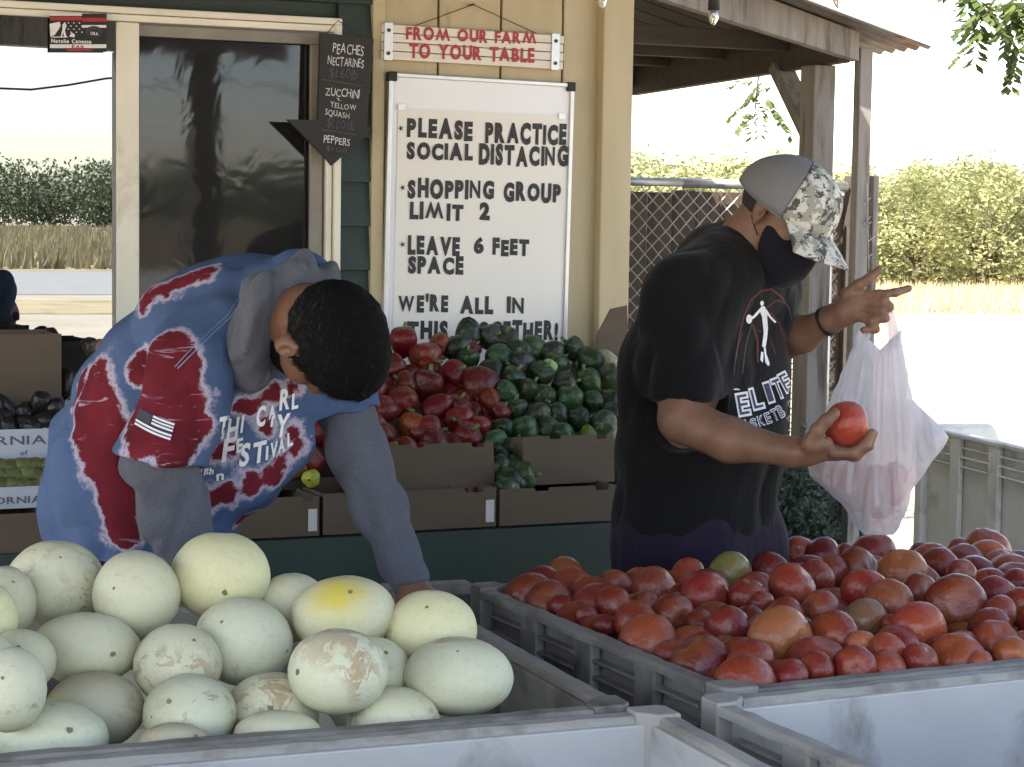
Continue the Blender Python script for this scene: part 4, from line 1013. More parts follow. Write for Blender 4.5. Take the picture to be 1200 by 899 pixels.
# the tomatoes underneath
fill = []
random.seed(4)
for lay, z in enumerate((.70,.63,.755)):
    for i in range(17):
        for j in range(11):
            x = .08+i*.083+random.uniform(-.012,.012)+(j%2)*.03; y = .085+j*.080+random.uniform(-.012,.012)
            if x > TW-.06 or y > TD-.07: continue
            fill.append([Vector((x,y,z+random.uniform(-.01,.01))), random.uniform(.045,.053)])
fixed = [(Vector((*bin_local(q[0],BR), q[0].z)), q[1]) for q in placed]
FP = np.array([tuple(a) for a,_ in fill]); FR_ = np.array([r for _,r in fill]); XP = np.array([tuple(a) for a,_ in fixed]); XR = np.array([r for _,r in fixed])
for it in range(25):
    d = FP[:,None]-XP[None]; L = np.linalg.norm(d, axis=2)+1e-6; ov = np.maximum(0, (FR_[:,None]+XR[None])*.93-L); push = (d/L[...,None]*ov[...,None]).sum(1); push[:,2] -= np.abs(push[:,2])*.6
    d = FP[:,None]-FP[None]; L = np.linalg.norm(d, axis=2)+1e-6; ov = np.maximum(0, (FR_[:,None]+FR_[None])*.9-L); np.fill_diagonal(ov, 0); push += (d/L[...,None]*ov[...,None]*.5).sum(1)
    FP += push*.4; FP[:,0] = np.clip(FP[:,0], .075+.02, TW-.095); FP[:,1] = np.clip(FP[:,1], .095, TD-.095); FP[:,2] = np.clip(FP[:,2], .5, .775)
def visible(items, i0):
    # items: (px, py, dist, rpx); which of items[i0:] show past the others, roundly
    A = np.array(items); out = []
    for i in range(i0, len(A)):
        x, y, d, r = A[i]; m = (A[:,2] < d-.004); B_ = A[m]; vis = 0
        for k in range(17):
            a = k*2.4; q = r*.92*math.sqrt(k/17); X, Y = x+q*math.cos(a), y+q*math.sin(a)
            if X < -5 or X > 1340 or Y > 960: continue
            if not len(B_) or not np.any((B_[:,0]-X)**2+(B_[:,1]-Y)**2 < (B_[:,3]*.97)**2): vis += 1
        out.append(vis)
    return out
its = []
for q in placed: x, y, d = proj(q[0]); its.append((x, y, d, q[1]*F_PX/d))
n0 = len(its); fw_ = []
for k in range(len(FP)):
    p = BR[1]+BR[2]*FP[k][0]+BR[3]*FP[k][1]+Vector((0,0,FP[k][2])); fw_.append(p); x, y, d = proj(p); its.append((x, y, d, FR_[k]*F_PX/d))
vs_ = visible(its, n0); order = sorted([k for k in range(len(FP)) if vs_[k] > 0], key=lambda k: -vs_[k])[:198]
print('fill tomatoes', len(order))
for k in order:
    p = fw_[k]
    o = put_tomato(p, FR_[k], random.choice('rrrddop'), scar=False)
    tag(o, 'red tomato mostly buried beneath the top layer of the tomato heap', 'tomato', 'tomatoes half hidden under the top of the heap')

# melons
MEL = [(65,684,58,51,'scab','cream melon with a cluster of tan scabs at the back left of the heap',0),(6,708,36,45,'scab','round melon with an orange scab at the left edge behind the yellow one',0),(-22,725,42,46,'clean','bright yellow melon cut by the left edge of the picture',0),
(160,697,51,52,'clean','upright cream melon with a brown cross-shaped scab near its top',0),(258,675,59,52,'clean','topmost large pale yellow melon with a small green stem scar',0),(343,712,45,40,'clean','small melon half hidden behind the yellow-spotted one',0),
(402,720,62,45,'yellow','large oval melon with a bright yellow patch on top',-6),(100,760,65,42,'clean','smooth oval melon with one dark dot, left of centre',0),(208,779,52,48,'scab','melon with a jagged dark scar, wedged beneath the topmost melon',0),
(285,752,58,52,'clean','big greenish round melon just below the topmost one',8),(505,739,54,48,'clean','yellowish melon at the back right by the leaning hand',0),(396,787,60,50,'brown','round melon with a brown rough patch over its top',0),
(537,793,65,46,'scab','rightmost pale green melon touching the side of the bin',0),(12,808,42,50,'clean','pale melon at the far left in the middle layer',0),(112,832,58,45,'scab','dull melon speckled with brown scabs in the front left',0),
(60,863,69,42,'clean','white oval melon lying lowest at the front left',0),(222,838,55,48,'clean','smooth pale green melon in the front row with tiny dark nick',0),(318,838,56,50,'scab','cracked cream melon in the front row under the greenish one',0),
(326,860,52,28,'clean','melon top showing just over the front rim at the centre',0),(462,850,56,46,'scab','front melon with a dirty scab, between the brown-topped and rightmost ones',0),(203,872,42,25,'brown','brownish melon barely rising over the front rim',0),
(24,775,42,38,'clean','melon mostly hidden between the left edge and the smooth oval melon',0),(-30,780,50,44,'clean','melon just outside the left edge, under the yellow one',0),(437,790,46,44,'clean','melon hidden behind the brown-topped melon',0),(-40,690,45,40,'clean','melon at the back corner left of the picture edge',0)]
for i in range(5):
    for j in range(3): MEL.append((i, j, 0, 0, 'clean', 'pale melon deep in the heap, seen only through the gaps', 0))
def melon_mesh(seed):
    rs = random.Random(seed); a, b = rs.random()*9, rs.random()*9
    def fn(u, v):
        th = u*2*math.pi; f_ = v*math.pi; r = math.sin(f_); x, y, z = r*math.cos(th), r*math.sin(th), math.cos(f_)
        k = 1+.022*noise.noise(Vector((x*1.6+a, y*1.6+b, z*1.6)))+.010*noise.noise(Vector((x*4+a, y*4, z*4+b)))-.03*math.exp(-(f_/.12)**2)
        return (x*k, y*k, z*k)
    return MB().grid(fn, 44, 30, True)
BW, BD = 1.25, 1.02
melpos = []
mel_items = []
for (px,py,rx,ry,kd,lab,tilt) in MEL[:-15]:
    p, t = ray_height(px, py, BL, .76, .185, BW, BD); r_ = (rx+ry)/2*t/F_PX; y = bin_local(p, BL)[1]; mn = .045+r_*.97
    if y < mn: t += (mn-y)/max(.2, ray(px,py).dot(BL[3])); p = CAM+ray(px,py)*t; r_ = (rx+ry)/2*t/F_PX
    dt_ = {5:.12, 21:.10, 23:.14, 1:.06, 8:.05}.get(len(mel_items), 0); r_ *= (t+dt_)/t; p = CAM+ray(px,py)*(t+dt_); mel_items.append([p, r_, 0, px, py])
relax_rays(mel_items, BL, BD, .045, .20, .94)
for i, (px,py,rx,ry,kd,lab,tilt) in enumerate(MEL):
    if rx == 0:
        p = BL[1]+BL[2]*(.17+px*.225)+BL[3]*(.20+py*.30)+Vector((0,0,.63)); t = (p-CAM).dot(fw); rx = ry = .088*F_PX/t; px = 0
    else: p = mel_items[i][0]; t = (p-CAM).dot(fw)
    # keep the fruit inside the walls
    a = rx*t/F_PX; b = ry*t/F_PX
    x, y = bin_local(p, BL); mn = .055+min(a,b)*.97
    if y < mn and rx == 0:
        dt = (mn-y)/max(.2, ray(px,py).dot(BL[3])); t += dt; p = CAM+ray(px,py)*t; a = rx*t/F_PX; b = ry*t/F_PX
    if x > BW-.055-a*.95 and px > 480:
        p = p-BL[2]*(x-(BW-.055-a*.95))
    mm = melon_mesh(i); vs = [(x_*a, y_*(a+b)/2, z_*b) for x_,y_,z_ in mm.v]
    mb = MB(); mb.v = vs; mb.f = mm.f
    o = part('melon', mb, 'melon_'+kd, smooth=True, loc=tuple(p)); 
    o.rotation_euler = (R(random.uniform(-10,10)) if kd != 'yellow' else 0, R(tilt), R(random.uniform(-15,15)) if kd != 'yellow' else 0)
    cc = (.64,.62,.44) if i not in (2,4,10) else (.68,.64,.38)
    if i in (9,12,16,11,13,15): cc = (.63,.635,.47)
    if i in (14,20): cc = (.50,.47,.34)
    j = random.uniform(.93,1.05); o.color = (cc[0]*j,cc[1]*j,cc[2]*j,1); tag(o, lab, 'melon', 'melons heaped in the left bin')
    # stem scar: a small pit with a ring, turned towards the upper front
    sx = MB(); dd = {4:(.40,-.86,-.30),10:(-.1,-.75,.62),12:(.1,-.55,.80),3:(-.1,-.9,.45),7:(.75,-.66,.05),9:(-.3,-.8,.5)}.get(i, (random.uniform(-.7,.7),-.7,random.uniform(-.1,.9)))
    dd = Vector(dd).normalized(); pos_ = Vector((dd.x*a, dd.y*(a+b)/2, dd.z*b)); nr = Vector((dd.x/a, dd.y*2/(a+b), dd.z/b)).normalized(); x_ = nr.orthogonal().normalized(); y_ = nr.cross(x_)
    rr = random.uniform(.0025,.005); sx.add([tuple(pos_+nr*.0012)]+[tuple(pos_+nr*(.0008)+(x_*math.cos(q)+y_*math.sin(q))*rr*random.uniform(.7,1.2)) for q in np.linspace(0,6.28,9)[:-1]], [(0,1+k,1+(k+1)%8) for k in range(8)])
    part('stem_scar', sx, 'scar' if i != 4 else 'stem', o)
# ------------------------------------------------------------------ produce table with boxes against the wall
TZ = wl(505, 622, .90)[1]; TU1 = wl(760, 620, .90)[0]; TU0 = wl(-200, 640, .90)[0]
TB = thing('produce_table', 'long produce table with dark green painted front board', 'table', (W0.x,W0.y,0), WA)
boxp('table_top', 'wood_dark', TB, TU0, TU1, -.885, -.06, TZ-.05, TZ-.006, .003)
boxp('front_board', 'table_green', TB, TU0, TU1, -.905, -.887, TZ-.42, TZ-.004, .003)
for uu in (TU0+.1, (TU0+TU1)/2, TU1-.1):
    for yy in (-.86,-.12): boxp('leg', 'wood_dark', TB, uu-.04, uu+.04, yy-.04, yy+.04, 0, TZ-.051, .003)
boxp('shelf', 'wood_dark', TB, TU0+.03, TU1-.03, -.80, -.14, .28, .31, .003)
def crate(label, px0, px1, v, z0, h, depth, mat='card', notch=True, name='cardboard_box', tilt=0, py=600, txt=None, tab=False):
    u0_ = wl(px0, py, v)[0]+.004; u1 = wl(px1, py, v)[0]-.004; t = thing(name, label, 'box', tuple(wworld(u0_, v, z0)), WA); t.rotation_euler = (tilt, 0, WA); W_ = u1-u0_; tk = .006
    fp = [(0,0),(W_,0),(W_,h)]
    if notch: fp += [(W_*.93,h),(W_*.92,h-.012),(W_*.82,h-.012),(W_*.81,h),(W_*.42,h),(W_*.41,h-.008),(W_*.30,h-.008),(W_*.29,h)]
    fp += [(0,h)]
    part('front_panel', prism(MB(), fp, 0, tk), mat, t); part('back_panel', MB().box(0,W_,depth-tk,depth,0,h), mat, t)
    part('side_panel', MB().box(0,tk,tk+.0005,depth-tk-.0005,0,h*.98), mat, t); part('side_panel', MB().box(W_-tk,W_,tk+.0005,depth-tk-.0005,0,h*.98), mat, t)
    part('box_floor', MB().box(tk+.0005,W_-tk-.0005,tk+.0005,depth-tk-.0005,0,tk), mat, t)
    if tab: boxp('paper_tab', 'tape', t, W_-.028, W_-.006, -.002, -.0005, h*.12, h*.68, 0)
    return t, W_
ZB = TZ
crate('brown cardboard box beside the leaning man with white tab', 268, 376, .885, ZB, .096, .30, tab=True)
crate('brown cardboard box partly behind the grey sleeve, under red peppers', 377, 583, .885, ZB, .100, .30, tab=True)
crate('brown cardboard box under the green peppers at the right end', 584, 724, .885, ZB, .092, .30)
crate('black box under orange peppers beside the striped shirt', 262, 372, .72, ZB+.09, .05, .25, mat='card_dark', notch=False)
crate('tilted cardboard box holding the red peppers', 440, 582, .78, ZB+.085, .115, .40, py=560, tilt=R(-8))
crate('upper cardboard box holding back the green peppers', 613, 722, .78, ZB+.085, .125, .40, py=560, tilt=R(-6))
crate('plain brown box at the far left beneath the pale printed tray', -120, 56, .885, ZB-.03, .115, .30, notch=False)
t, W_ = crate('pale printed tray of small green fruit at far left', -120, 56, .80, ZB+.085, .05, .26, mat='card_white', notch=False)
part('lettering', text_line(MB(), 'CALIFORNIA', lambda q, h: (W_*(.35+.62*q), -.0008, .012+h*.016), .02), 'grey_ink', t)
t, W_ = crate('white tray printed with wide spaced capitals, behind the green fruit', -120, 60, .58, ZB+.16, .085, .25, mat='card_white', notch=False, py=530)
part('lettering', text_line(MB(), 'CALIFORNIA', lambda q, h: (W_*(.10+.88*q), -.0008, .048+h*.022), .01), 'grey_ink', t)
part('lettering', text_line(MB(), 'of', lambda q, h: (W_*(.80+.05*q), -.0008, .022+h*.012), .01), 'blue_ink', t)
crate('brown box of dark produce upright at far left under the window', -100, 74, .34, ZB+.26, .20, .2, notch=False, py=450)
crate('small black box on the sill beside the leaning man', 42, 128, .22, ZB+.335, .09, .12, mat='card_dark', notch=False, py=430)
# cardboard flap standing at the right end
f0 = [wl(x,y,.20) for x,y in ((700,392),(716,362),(735,358),(738,470),(700,470))]
tg = thing('cardboard_flap', 'upright brown cardboard flap beside the green peppers at the post', 'cardboard', tuple(wworld(f0[0][0], .20, f0[0][1])), WA)
part('panel', prism(MB(), [(a-f0[0][0], b-f0[0][1]) for a,b in f0], 0, .006), 'card', tg)
# heap support
part_ = thing('heap_riser', 'slanted cardboard riser beneath the pepper heap', 'cardboard', (W0.x,W0.y,0), WA)
uL = wl(262,500,.5)[0]; uR = wl(728,500,.5)[0]
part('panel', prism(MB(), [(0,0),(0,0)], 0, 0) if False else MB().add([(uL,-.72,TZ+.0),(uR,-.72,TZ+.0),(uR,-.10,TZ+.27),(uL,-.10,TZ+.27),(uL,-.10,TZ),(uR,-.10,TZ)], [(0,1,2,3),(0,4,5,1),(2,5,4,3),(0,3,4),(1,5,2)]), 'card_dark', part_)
# peppers
def pepper_mesh(seed, mat):
    rs = random.Random(seed); nl = rs.choice((3,4,4)); ph = rs.random()*6; bend = rs.uniform(-.15,.15); tp = rs.uniform(.55,.8)
    def fn(u, v):
        th = u*2*math.pi; z = 1-2*v; t_ = v
        r = (math.sin(math.pi*min(1,max(0,t_)))**.42)*(1-(1-tp)*t_); lob = 1+.21*abs(math.cos(nl*th/2+ph))**.7-.08
        sh = .16*math.exp(-((t_)/.10)**2); e = .10*math.exp(-((1-t_)/.12)**2)*math.cos(nl*th+ph*2)
        return (r*.78*lob*math.cos(th)+bend*t_*t_, r*.78*lob*math.sin(th), z*1.02-sh+e*.6)
    m_ = MB().grid(fn, 28, 16, True).mesh('pepper', True); m_.materials.append(M[mat]); return m_
PR_ = [pepper_mesh(i, 'pepper_red') for i in range(5)]; PG_ = [pepper_mesh(i+20, 'pepper_green') for i in range(5)]
stm = MB().tube([(0,0,.78),(.03,0,1.0),(.10,.03,1.22)], [.12,.085,.10], 7); STM = stm.mesh('stem', True); STM.materials.append(M['stem'])
def heap_pt(px, py, v0=.80, z0=None, sl_=.54, back=.12):
    """meet of a pixel ray with the sloping heap"""
    z0 = z0 or TZ+.10; r = ray(px, py); t = 3.5
    while t < 7:
        p = CAM+r*t; q = p-W0; v = q.dot(WN); h = z0+(v0-v)*sl_
        if p.z < h or v < back: return p, t
        t += .008
HEAPED = []
def put_pepper(px, py, rp, meshes, col, lab, group, sunk=0.0, up=None):
    p, t = heap_pt(px, py); r_ = rp*t/F_PX
    p = p-Vector((0,0,sunk))
    o = link('bell_pepper', meshes[random.randrange(5)], None); up = up or Vector((random.gauss(0,1),random.gauss(-.3,.8),random.gauss(.2,.8))).normalized()
    o.location = p; o.rotation_mode = 'QUATERNION'; o.rotation_quaternion = up.to_track_quat('Z','Y'); o.scale = (r_*1.08,r_*1.08,r_*random.uniform(.80,1.0)); HEAPED.append((o, sunk > 0))
    j = random.uniform(.6,1.25); o.color = (col[0]*j, col[1]*j*random.uniform(.6,1.6), col[2]*j, 1); link('stem', STM, None, o)
    if lab: tag(o, lab, 'pepper', group)
    return o
random.seed(31)
REDC = (.135,.008,.008)
RED = [(473,401,24),(497,418,26),(515,405,20),(462,430,22),(530,440,24),(500,452,27),(562,452,30),(470,470,26),(486,500,25),(512,478,24),(535,478,22),(498,505,26),(540,492,24),(510,520,24),(545,515,25),(474,530,24),(528,520,20),
(560,500,20),(478,450,20),(452,480,24),(450,510,24),(455,535,22),(496,535,22),(438,460,22),(435,500,24),(440,530,22),(420,480,22),(585,485,17),(553,410,15),(360,540,24),(372,508,22),(395,520,22),(352,512,20),(400,490,22),(380,470,20),(575,470,18),(445,415,18),(520,550,17),(548,538,18)]
def rows_label(items, nrow, rown):
    out = {}; s_ = sorted(items, key=lambda e: e[1]); per = math.ceil(len(s_)/nrow)
    for ri in range(nrow):
        for k, e in enumerate(sorted(s_[ri*per:(ri+1)*per], key=lambda e: e[0])): out[e] = (ri, ordinal(k))
    return out
rl = rows_label(RED, 4, 4); RW = ['top row', 'second row from the top', 'third row from the top', 'bottom row']
for e in RED:
    if e[0] < 410 and e[1] < 545:
        lab = 'red bell pepper glimpsed between the two arms of the leaning man'; g = 'red peppers between the arms'
    else: lab = 'glossy red bell pepper, %s from left in %s of red heap' % (rl[e][1], RW[rl[e][0]]); g = 'red bell peppers in the heap'
    put_pepper(e[0], e[1], e[2]*.93, PR_, REDC if random.random() < .8 else (.20,.025,.010), lab, g)
for i in range(95): put_pepper(random.uniform(420,585), random.uniform(415,552), random.uniform(20,24), PR_, REDC, 'red bell pepper buried under the top layer of the red heap', 'red peppers under the top layer', sunk=.05)
for (x,y,r_,nm) in ((341,548,20,'left'),(322,540,16,'small'),(365,560,14,'lower')): put_pepper(x, y, r_, PR_, (.30,.12,.015) if nm != 'lower' else (.30,.26,.03), '%s orange-yellow pepper beside the lettered shirt front' % nm, 'orange peppers')
GRC = (.020,.042,.016)
GREEN = []
random.seed(17)
for (x,y) in ((536,406),(551,390),(548,424),(574,394),(590,400),(583,420),(609,412),(628,408),(643,416),(670,409),(655,425),(690,425),(708,420),(612,430),(634,436),(660,448),(690,446),(714,446),(600,446),(576,440),(590,462),(616,458),(640,462),(668,470),(694,472),(714,470),
    (604,480),(628,484),(652,488),(680,494),(704,496),(586,500),(612,506),(640,502),(662,514),(690,516),(711,516),(578,520),(604,526),(630,524),(588,540),(598,560),(585,545),(604,545),(610,560),(592,575),(720,488),(600,566)): GREEN.append((x+random.uniform(-3,3), y+random.uniform(-3,3), random.uniform(17.5,22.5)))
gl_ = rows_label(GREEN, 5, 5); GW = ['top row', 'second row', 'third row', 'fourth row', 'lowest row']
for i, e in enumerate(GREEN):
    c = GRC
    if i in (12,): c = (.30,.34,.16)
    if i in (35,): c = (.16,.19,.03)
    put_pepper(*e, PG_, c, 'dark green bell pepper, %s from left in %s of green heap' % (gl_[e][1], GW[gl_[e][0]]), 'green bell peppers in the heap')
put_pepper(645, 431, 13, PG_, (.32,.36,.18), 'pale green pepper lying on the dark green heap', 'green bell peppers in the heap')
for i in range(90): put_pepper(random.uniform(560,722), random.uniform(408,540), random.uniform(16,19), PG_, GRC, 'green bell pepper buried under the top layer of the green heap', 'green peppers under the top layer', sunk=.045)
X_ = sorted(HEAPED, key=lambda e: e[1]); its = []
for o, sk in X_: x, y, d = proj(o.location); its.append((x, y, d, o.scale[0]*.82*F_PX/d))
n0 = sum(1 for e in X_ if not e[1])
for (o, sk), vv_ in zip(X_[n0:], visible(its, n0)):
    if vv_ == 0:
        for c in list(o.children): bpy.data.objects.remove(c)
        bpy.data.objects.remove(o)
# left trays: small green fruit, dark fruit
random.seed(8); gm_ = MB().grid(lambda u, v: (math.cos(u*6.283)*math.sin(v*3.1416), math.sin(u*6.283)*math.sin(v*3.1416), math.cos(v*3.1416)*.9), 14, 9, True).mesh('fruit', True)
gm_.materials.append(M['pepper_green'])
for i in range(9):
    for j in range(3):
        px = -34+i*11+random.uniform(-3,3); py = 548+j*11+random.uniform(-2,2); u, z = wl(px, py, .76-.06*(2-j)); p = wworld(u, .76-.06*(2-j), z)
        o = link('tomatillo', gm_, None, loc=tuple(p)); o.scale = (.024,)*3; j2 = random.uniform(.7,1.3); o.color = (.13*j2,.14*j2,.045*j2,1)
        tag(o, 'small round green fruit in the pale tray at far left', 'fruit', 'small green fruit in the far left tray')
for i in range(7):
    for j in range(2):
        px = -44+i*18+random.uniform(-4,4); py = 482+j*20-i*1.0+random.uniform(-4,4); u, z = wl(px, py, .50-.05*(1-j)); p = wworld(u, .50-.05*(1-j), z)
        o = link('eggplant', PG_[i%5], None, loc=tuple(p)); o.scale = (.035,.035,.05); o.rotation_euler = (random.uniform(0,3),random.uniform(0,3),0); o.color = (.010,.009,.012,1)
        tag(o, 'dark purple eggplant heaped above the white tray at far left', 'eggplant', 'dark eggplants above the white tray')
for px, py, c in ((106,412,(.02,.016,.012)),(118,414,(.35,.14,.05)),(66,470,(.012,.010,.010)),(78,448,(.010,.012,.010)),(62,500,(.012,.012,.010))):
    u, z = wl(px, py, .30); o = link('squash', PG_[0], None, loc=tuple(wworld(u,.30,z))); o.scale = (.032,.032,.045); o.rotation_euler = (.3,.2,px); o.color = c+(1,)
    tag(o, '%s squash near the striped sleeve at %s' % (('dark','orange-brown','black','dull green','dark small')[(106,118,66,78,62).index(px)], ('the black box','the shoulder','the box edge','the box side','the tray end')[(106,118,66,78,62).index(px)]), 'squash')
# ------------------------------------------------------------------ people
def V3(t): return np.array(tuple(t), float)
def cut(c, n, rad, k=.004):
    return dict(t='cut', c=V3(c), n=V3(Vector(n).normalized()), r=rad, k=k, op='sub', ra=rad, rb=rad)
def pc(a, b, ra, rb, k=.03, sq=None, op='add'): return cone(V3(P(*a)), V3(P(*b)), ra, rb, k, op, sq)
def head_prims(hc, f, u, neck, nr=.055, s=1.0):
    f = Vector(f).normalized(); u = Vector(u); u = (u-f*u.dot(f)).normalized(); r = f.cross(u)
    def at(a, b, c): return V3(Vector(hc)+(f*a+r*b+u*c)*s)
    ax = (f, r, u); pr = []
    pr.append(ell(at(-.012,0,.028), (.098*s,.077*s,.100*s), ax, .02)); pr.append(ell(at(.030,0,-.045), (.068*s,.060*s,.085*s), ax, .03))
    pr.append(ell(at(.070,0,-.108), (.024*s,.026*s,.020*s), ax, .03)); pr.append(cone(at(.088,0,.018), at(.112,0,-.022), .009*s, .013*s, .015))
    for q in (-1,1):
        pr.append(ell(at(.060,q*.038,-.025), (.026*s,.024*s,.026*s), ax, .025)); pr.append(ell(at(.100,q*.010,-.026), (.011*s,.009*s,.008*s), ax, .01))
        pr.append(cone(at(.084,q*.012,.040), at(.074,q*.048,.038), .009*s, .007*s, .012))
        pr.append(ell(at(.098,q*.031,.014), (.016*s,.017*s,.012*s), ax, .012, 'sub')); pr.append(ell(at(.0805,q*.031,.015), (.012*s,.013*s,.010*s), ax, .003))
        ea = ((f+u*.25).normalized(), (r+f*-.35*q).normalized(), (u-f*.25).normalized())
        pr.append(ell(at(-.008,q*.083,-.004), (.020*s,.010*s,.033*s), ea, .006)); pr.append(ell(at(.000,q*.095,.000), (.010*s,.010*s,.019*s), ea, .006, 'sub'))
        pr.append(ell(at(-.002,q*.079,-.034), (.009*s,.007*s,.011*s), ea, .006))
    pr.append(ell(at(.094,0,-.060), (.012*s,.025*s,.007*s), ax, .008)); pr.append(ell(at(.092,0,-.073), (.012*s,.022*s,.008*s), ax, .008))
    pr.append(cone(at(-.030,0,-.050), V3(neck), nr*s, nr*1.12*s, .03)); return pr, at, (f, r, u)
def finger(pts, r0_, r1_, k=.006):
    out = []; n = len(pts)
    for i in range(n-1):
        ra = r0_+(r1_-r0_)*i/(n-1); rb = r0_+(r1_-r0_)*(i+1)/(n-1); out.append(cone(V3(pts[i]), V3(pts[i+1]), ra, rb, k if i == 0 else .003))
        out.append(ell(V3(pts[i]), (ra*1.07,)*3, None, .004))
    return out
def hand_generic(wr, d, nrm, curl=.5, s=1.0, side=1):
    """palm plus five bent fingers; d = pointing direction, nrm = palm side"""
    wr = Vector(wr); d = Vector(d).normalized(); nrm = Vector(nrm); nrm = (nrm-d*nrm.dot(d)).normalized(); x = d.cross(nrm)*side; pr = []
    pr.append(cone(V3(wr), V3(wr+d*.02*s), .026*s, .027*s, .02)); pr.append(ell(V3(wr+d*.052*s), (.048*s,.040*s,.016*s), (d,x,nrm), .02))
    for i, L in enumerate((.070,.078,.072,.058)):
        b = wr+(d*.088+x*(.030-.020*i))*s; q = b; pts = [q]; a = 0
        for seg in (.45,.31,.24):
            a += curl*random.uniform(.8,1.1); q = q+(d*math.cos(a)+nrm*math.sin(a))*L*seg*s; pts.append(q)
        pr += finger(pts, .0095*s, .0075*s)
    b = wr+(d*.022+x*.030)*s; pr += finger([b, b+(d*.022+x*.024+nrm*.008)*s, b+(d*.052+x*.032+nrm*.016)*s, b+(d*.074+x*.030+nrm*.022)*s], .0135*s, .0095*s); return pr
_old = sdf_mesh
def person_mesh(prims, h, disp=None):
    V, Fc = sdf_mesh(prims, h, disp); return laplace(V, Fc, 2), Fc
def folds(amp, sc=(9,9,5), seed=1, rot=0.0, big=.5):
    c, s_ = math.cos(rot), math.sin(rot)
    def fn(p):
        q = p.copy(); q[:,0] = p[:,0]*c-p[:,2]*s_; q[:,2] = p[:,0]*s_+p[:,2]*c
        w_ = vnoise(p*6+3, seed+5)[:,None]*.35
        a = vnoise(q*np.array(sc)+w_+50, seed); b = vnoise(q*np.array(sc)*2.1+w_+20, seed+1)
        return amp*((1-2*np.abs(a))*big + (1-2*np.abs(b))*.35 - .3)
    return fn
# ================= man on the right, black T-shirt
RB = P(815, 640, 4.72); RB.z = 0
MR = thing('person', 'man in camo cap, black face mask and black T-shirt picking tomatoes into a bag', 'person', tuple(RB))
hc = P(918, 250, 4.60); nk = P(872, 300, 4.66)
HS = 1.0
hp, hat, hax = head_prims(hc, (.62,-.58,-.53), (.42,-.20,.88), nk, .058, HS)
bp = []
bp += [pc((822,352,4.58),(878,352,4.78),.095,.095,.05), pc((805,440,4.64),(858,440,4.76),.125,.115,.06), pc((805,540,4.66),(845,540,4.76),.14,.14,.06), pc((800,630,4.66),(845,630,4.78),.135,.135,.05),
  pc((850,305,4.68),(875,285,4.66),.07,.058,.05)]
# legs and shoes
for q, px in ((-1,795),(1,850)):
    hp0 = P(px, 650, 4.70+.10*(q > 0)); kn = Vector((hp0.x, hp0.y-.01, .47)); an = Vector((hp0.x, hp0.y+.03, .09))
    bp += [cone(V3(hp0), V3(kn), .088, .058, .04), cone(V3(kn), V3(an), .056, .036, .02), cone(V3(an), V3(an+Vector((.10,-.06,-.045))), .040, .036, .02), cone(V3(an+Vector((.05,-.03,-.04))), V3(an+Vector((.15,-.09,-.055))), .036, .032, .02)]
# near arm (his right)
bp += [pc((798,345,4.52),(799,490,4.44),.060,.048,.04), pc((799,492,4.44),(856,516,4.39),.050,.047,.02), pc((856,516,4.39),(926,530,4.33),.046,.029,.02), pc((926,530,4.33),(945,530,4.32),.030,.031,.02, sq=((0,-1,0),.85))]
# near hand, palm up, cradling a tomato
tc_ = P(992, 498, 4.325); TR = .051
bp += [cone(V3(P(945,530,4.32)), V3(P(980,529,4.325)), .033, .032, .02, sq=((0,0,1),.62)), pc((952,522,4.285),(968,520,4.29),.018,.016,.015)]
bp += finger([P(978,530,4.288),P(1000,531,4.278),P(1014,521,4.274),P(1022,507,4.278)], .0125, .0092)
bp += finger([P(980,532,4.315),P(1003,534,4.308),P(1018,522,4.305),P(1024,508,4.308)], .0125, .0092)
bp += finger([P(978,532,4.342),P(1000,535,4.345),P(1014,524,4.35),P(1020,512,4.352)], .0115, .0088)
bp += finger([P(972,532,4.365),P(992,534,4.375),P(1004,526,4.38),P(1010,518,4.38)], .010, .008)
bp += finger([P(948,521,4.285),P(958,504,4.272),P(968,493,4.268),P(978,485,4.27)], .0165, .0120)
# far arm (his left)
bp += [pc((893,345,4.84),(905,405,4.86),.055,.048,.03), pc((905,405,4.86),(940,392,4.78),.048,.041,.02), pc((940,392,4.78),(974,374,4.70),.040,.029,.02), pc((974,374,4.70),(988,367,4.68),.029,.031,.02)]
bp += [ell(V3(P(1003,358,4.665)), (.047,.026,.036), (cr-cu*-.45, fw, cu-cr*.45), .02)]
bp += finger([P(1010,346,4.655),P(1030,345,4.635),P(1049,343,4.630),P(1065,338,4.640)], .0115, .0085)
bp += finger([P(1014,353,4.650),P(1036,352,4.625),P(1042,360,4.622),P(1028,365,4.628)], .0115, .0095)
bp += finger([P(1011,362,4.650),P(1034,364,4.622),P(1037,373,4.622),P(1022,376,4.628)], .0112, .0092)
bp += finger([P(1004,371,4.655),P(1024,377,4.63),P(1026,386,4.63),P(1012,387,4.635)], .0105, .0085)
bp += finger([P(992,345,4.665),P(1006,334,4.65),P(1018,327,4.645),P(1030,317,4.645)], .0140, .0100)
V, Fc = person_mesh(hp+bp, .0042)
body_tree_R = bvh(V, Fc)
link('body', np_mesh('body', V, Fc, RB), 'skin_r', MR)
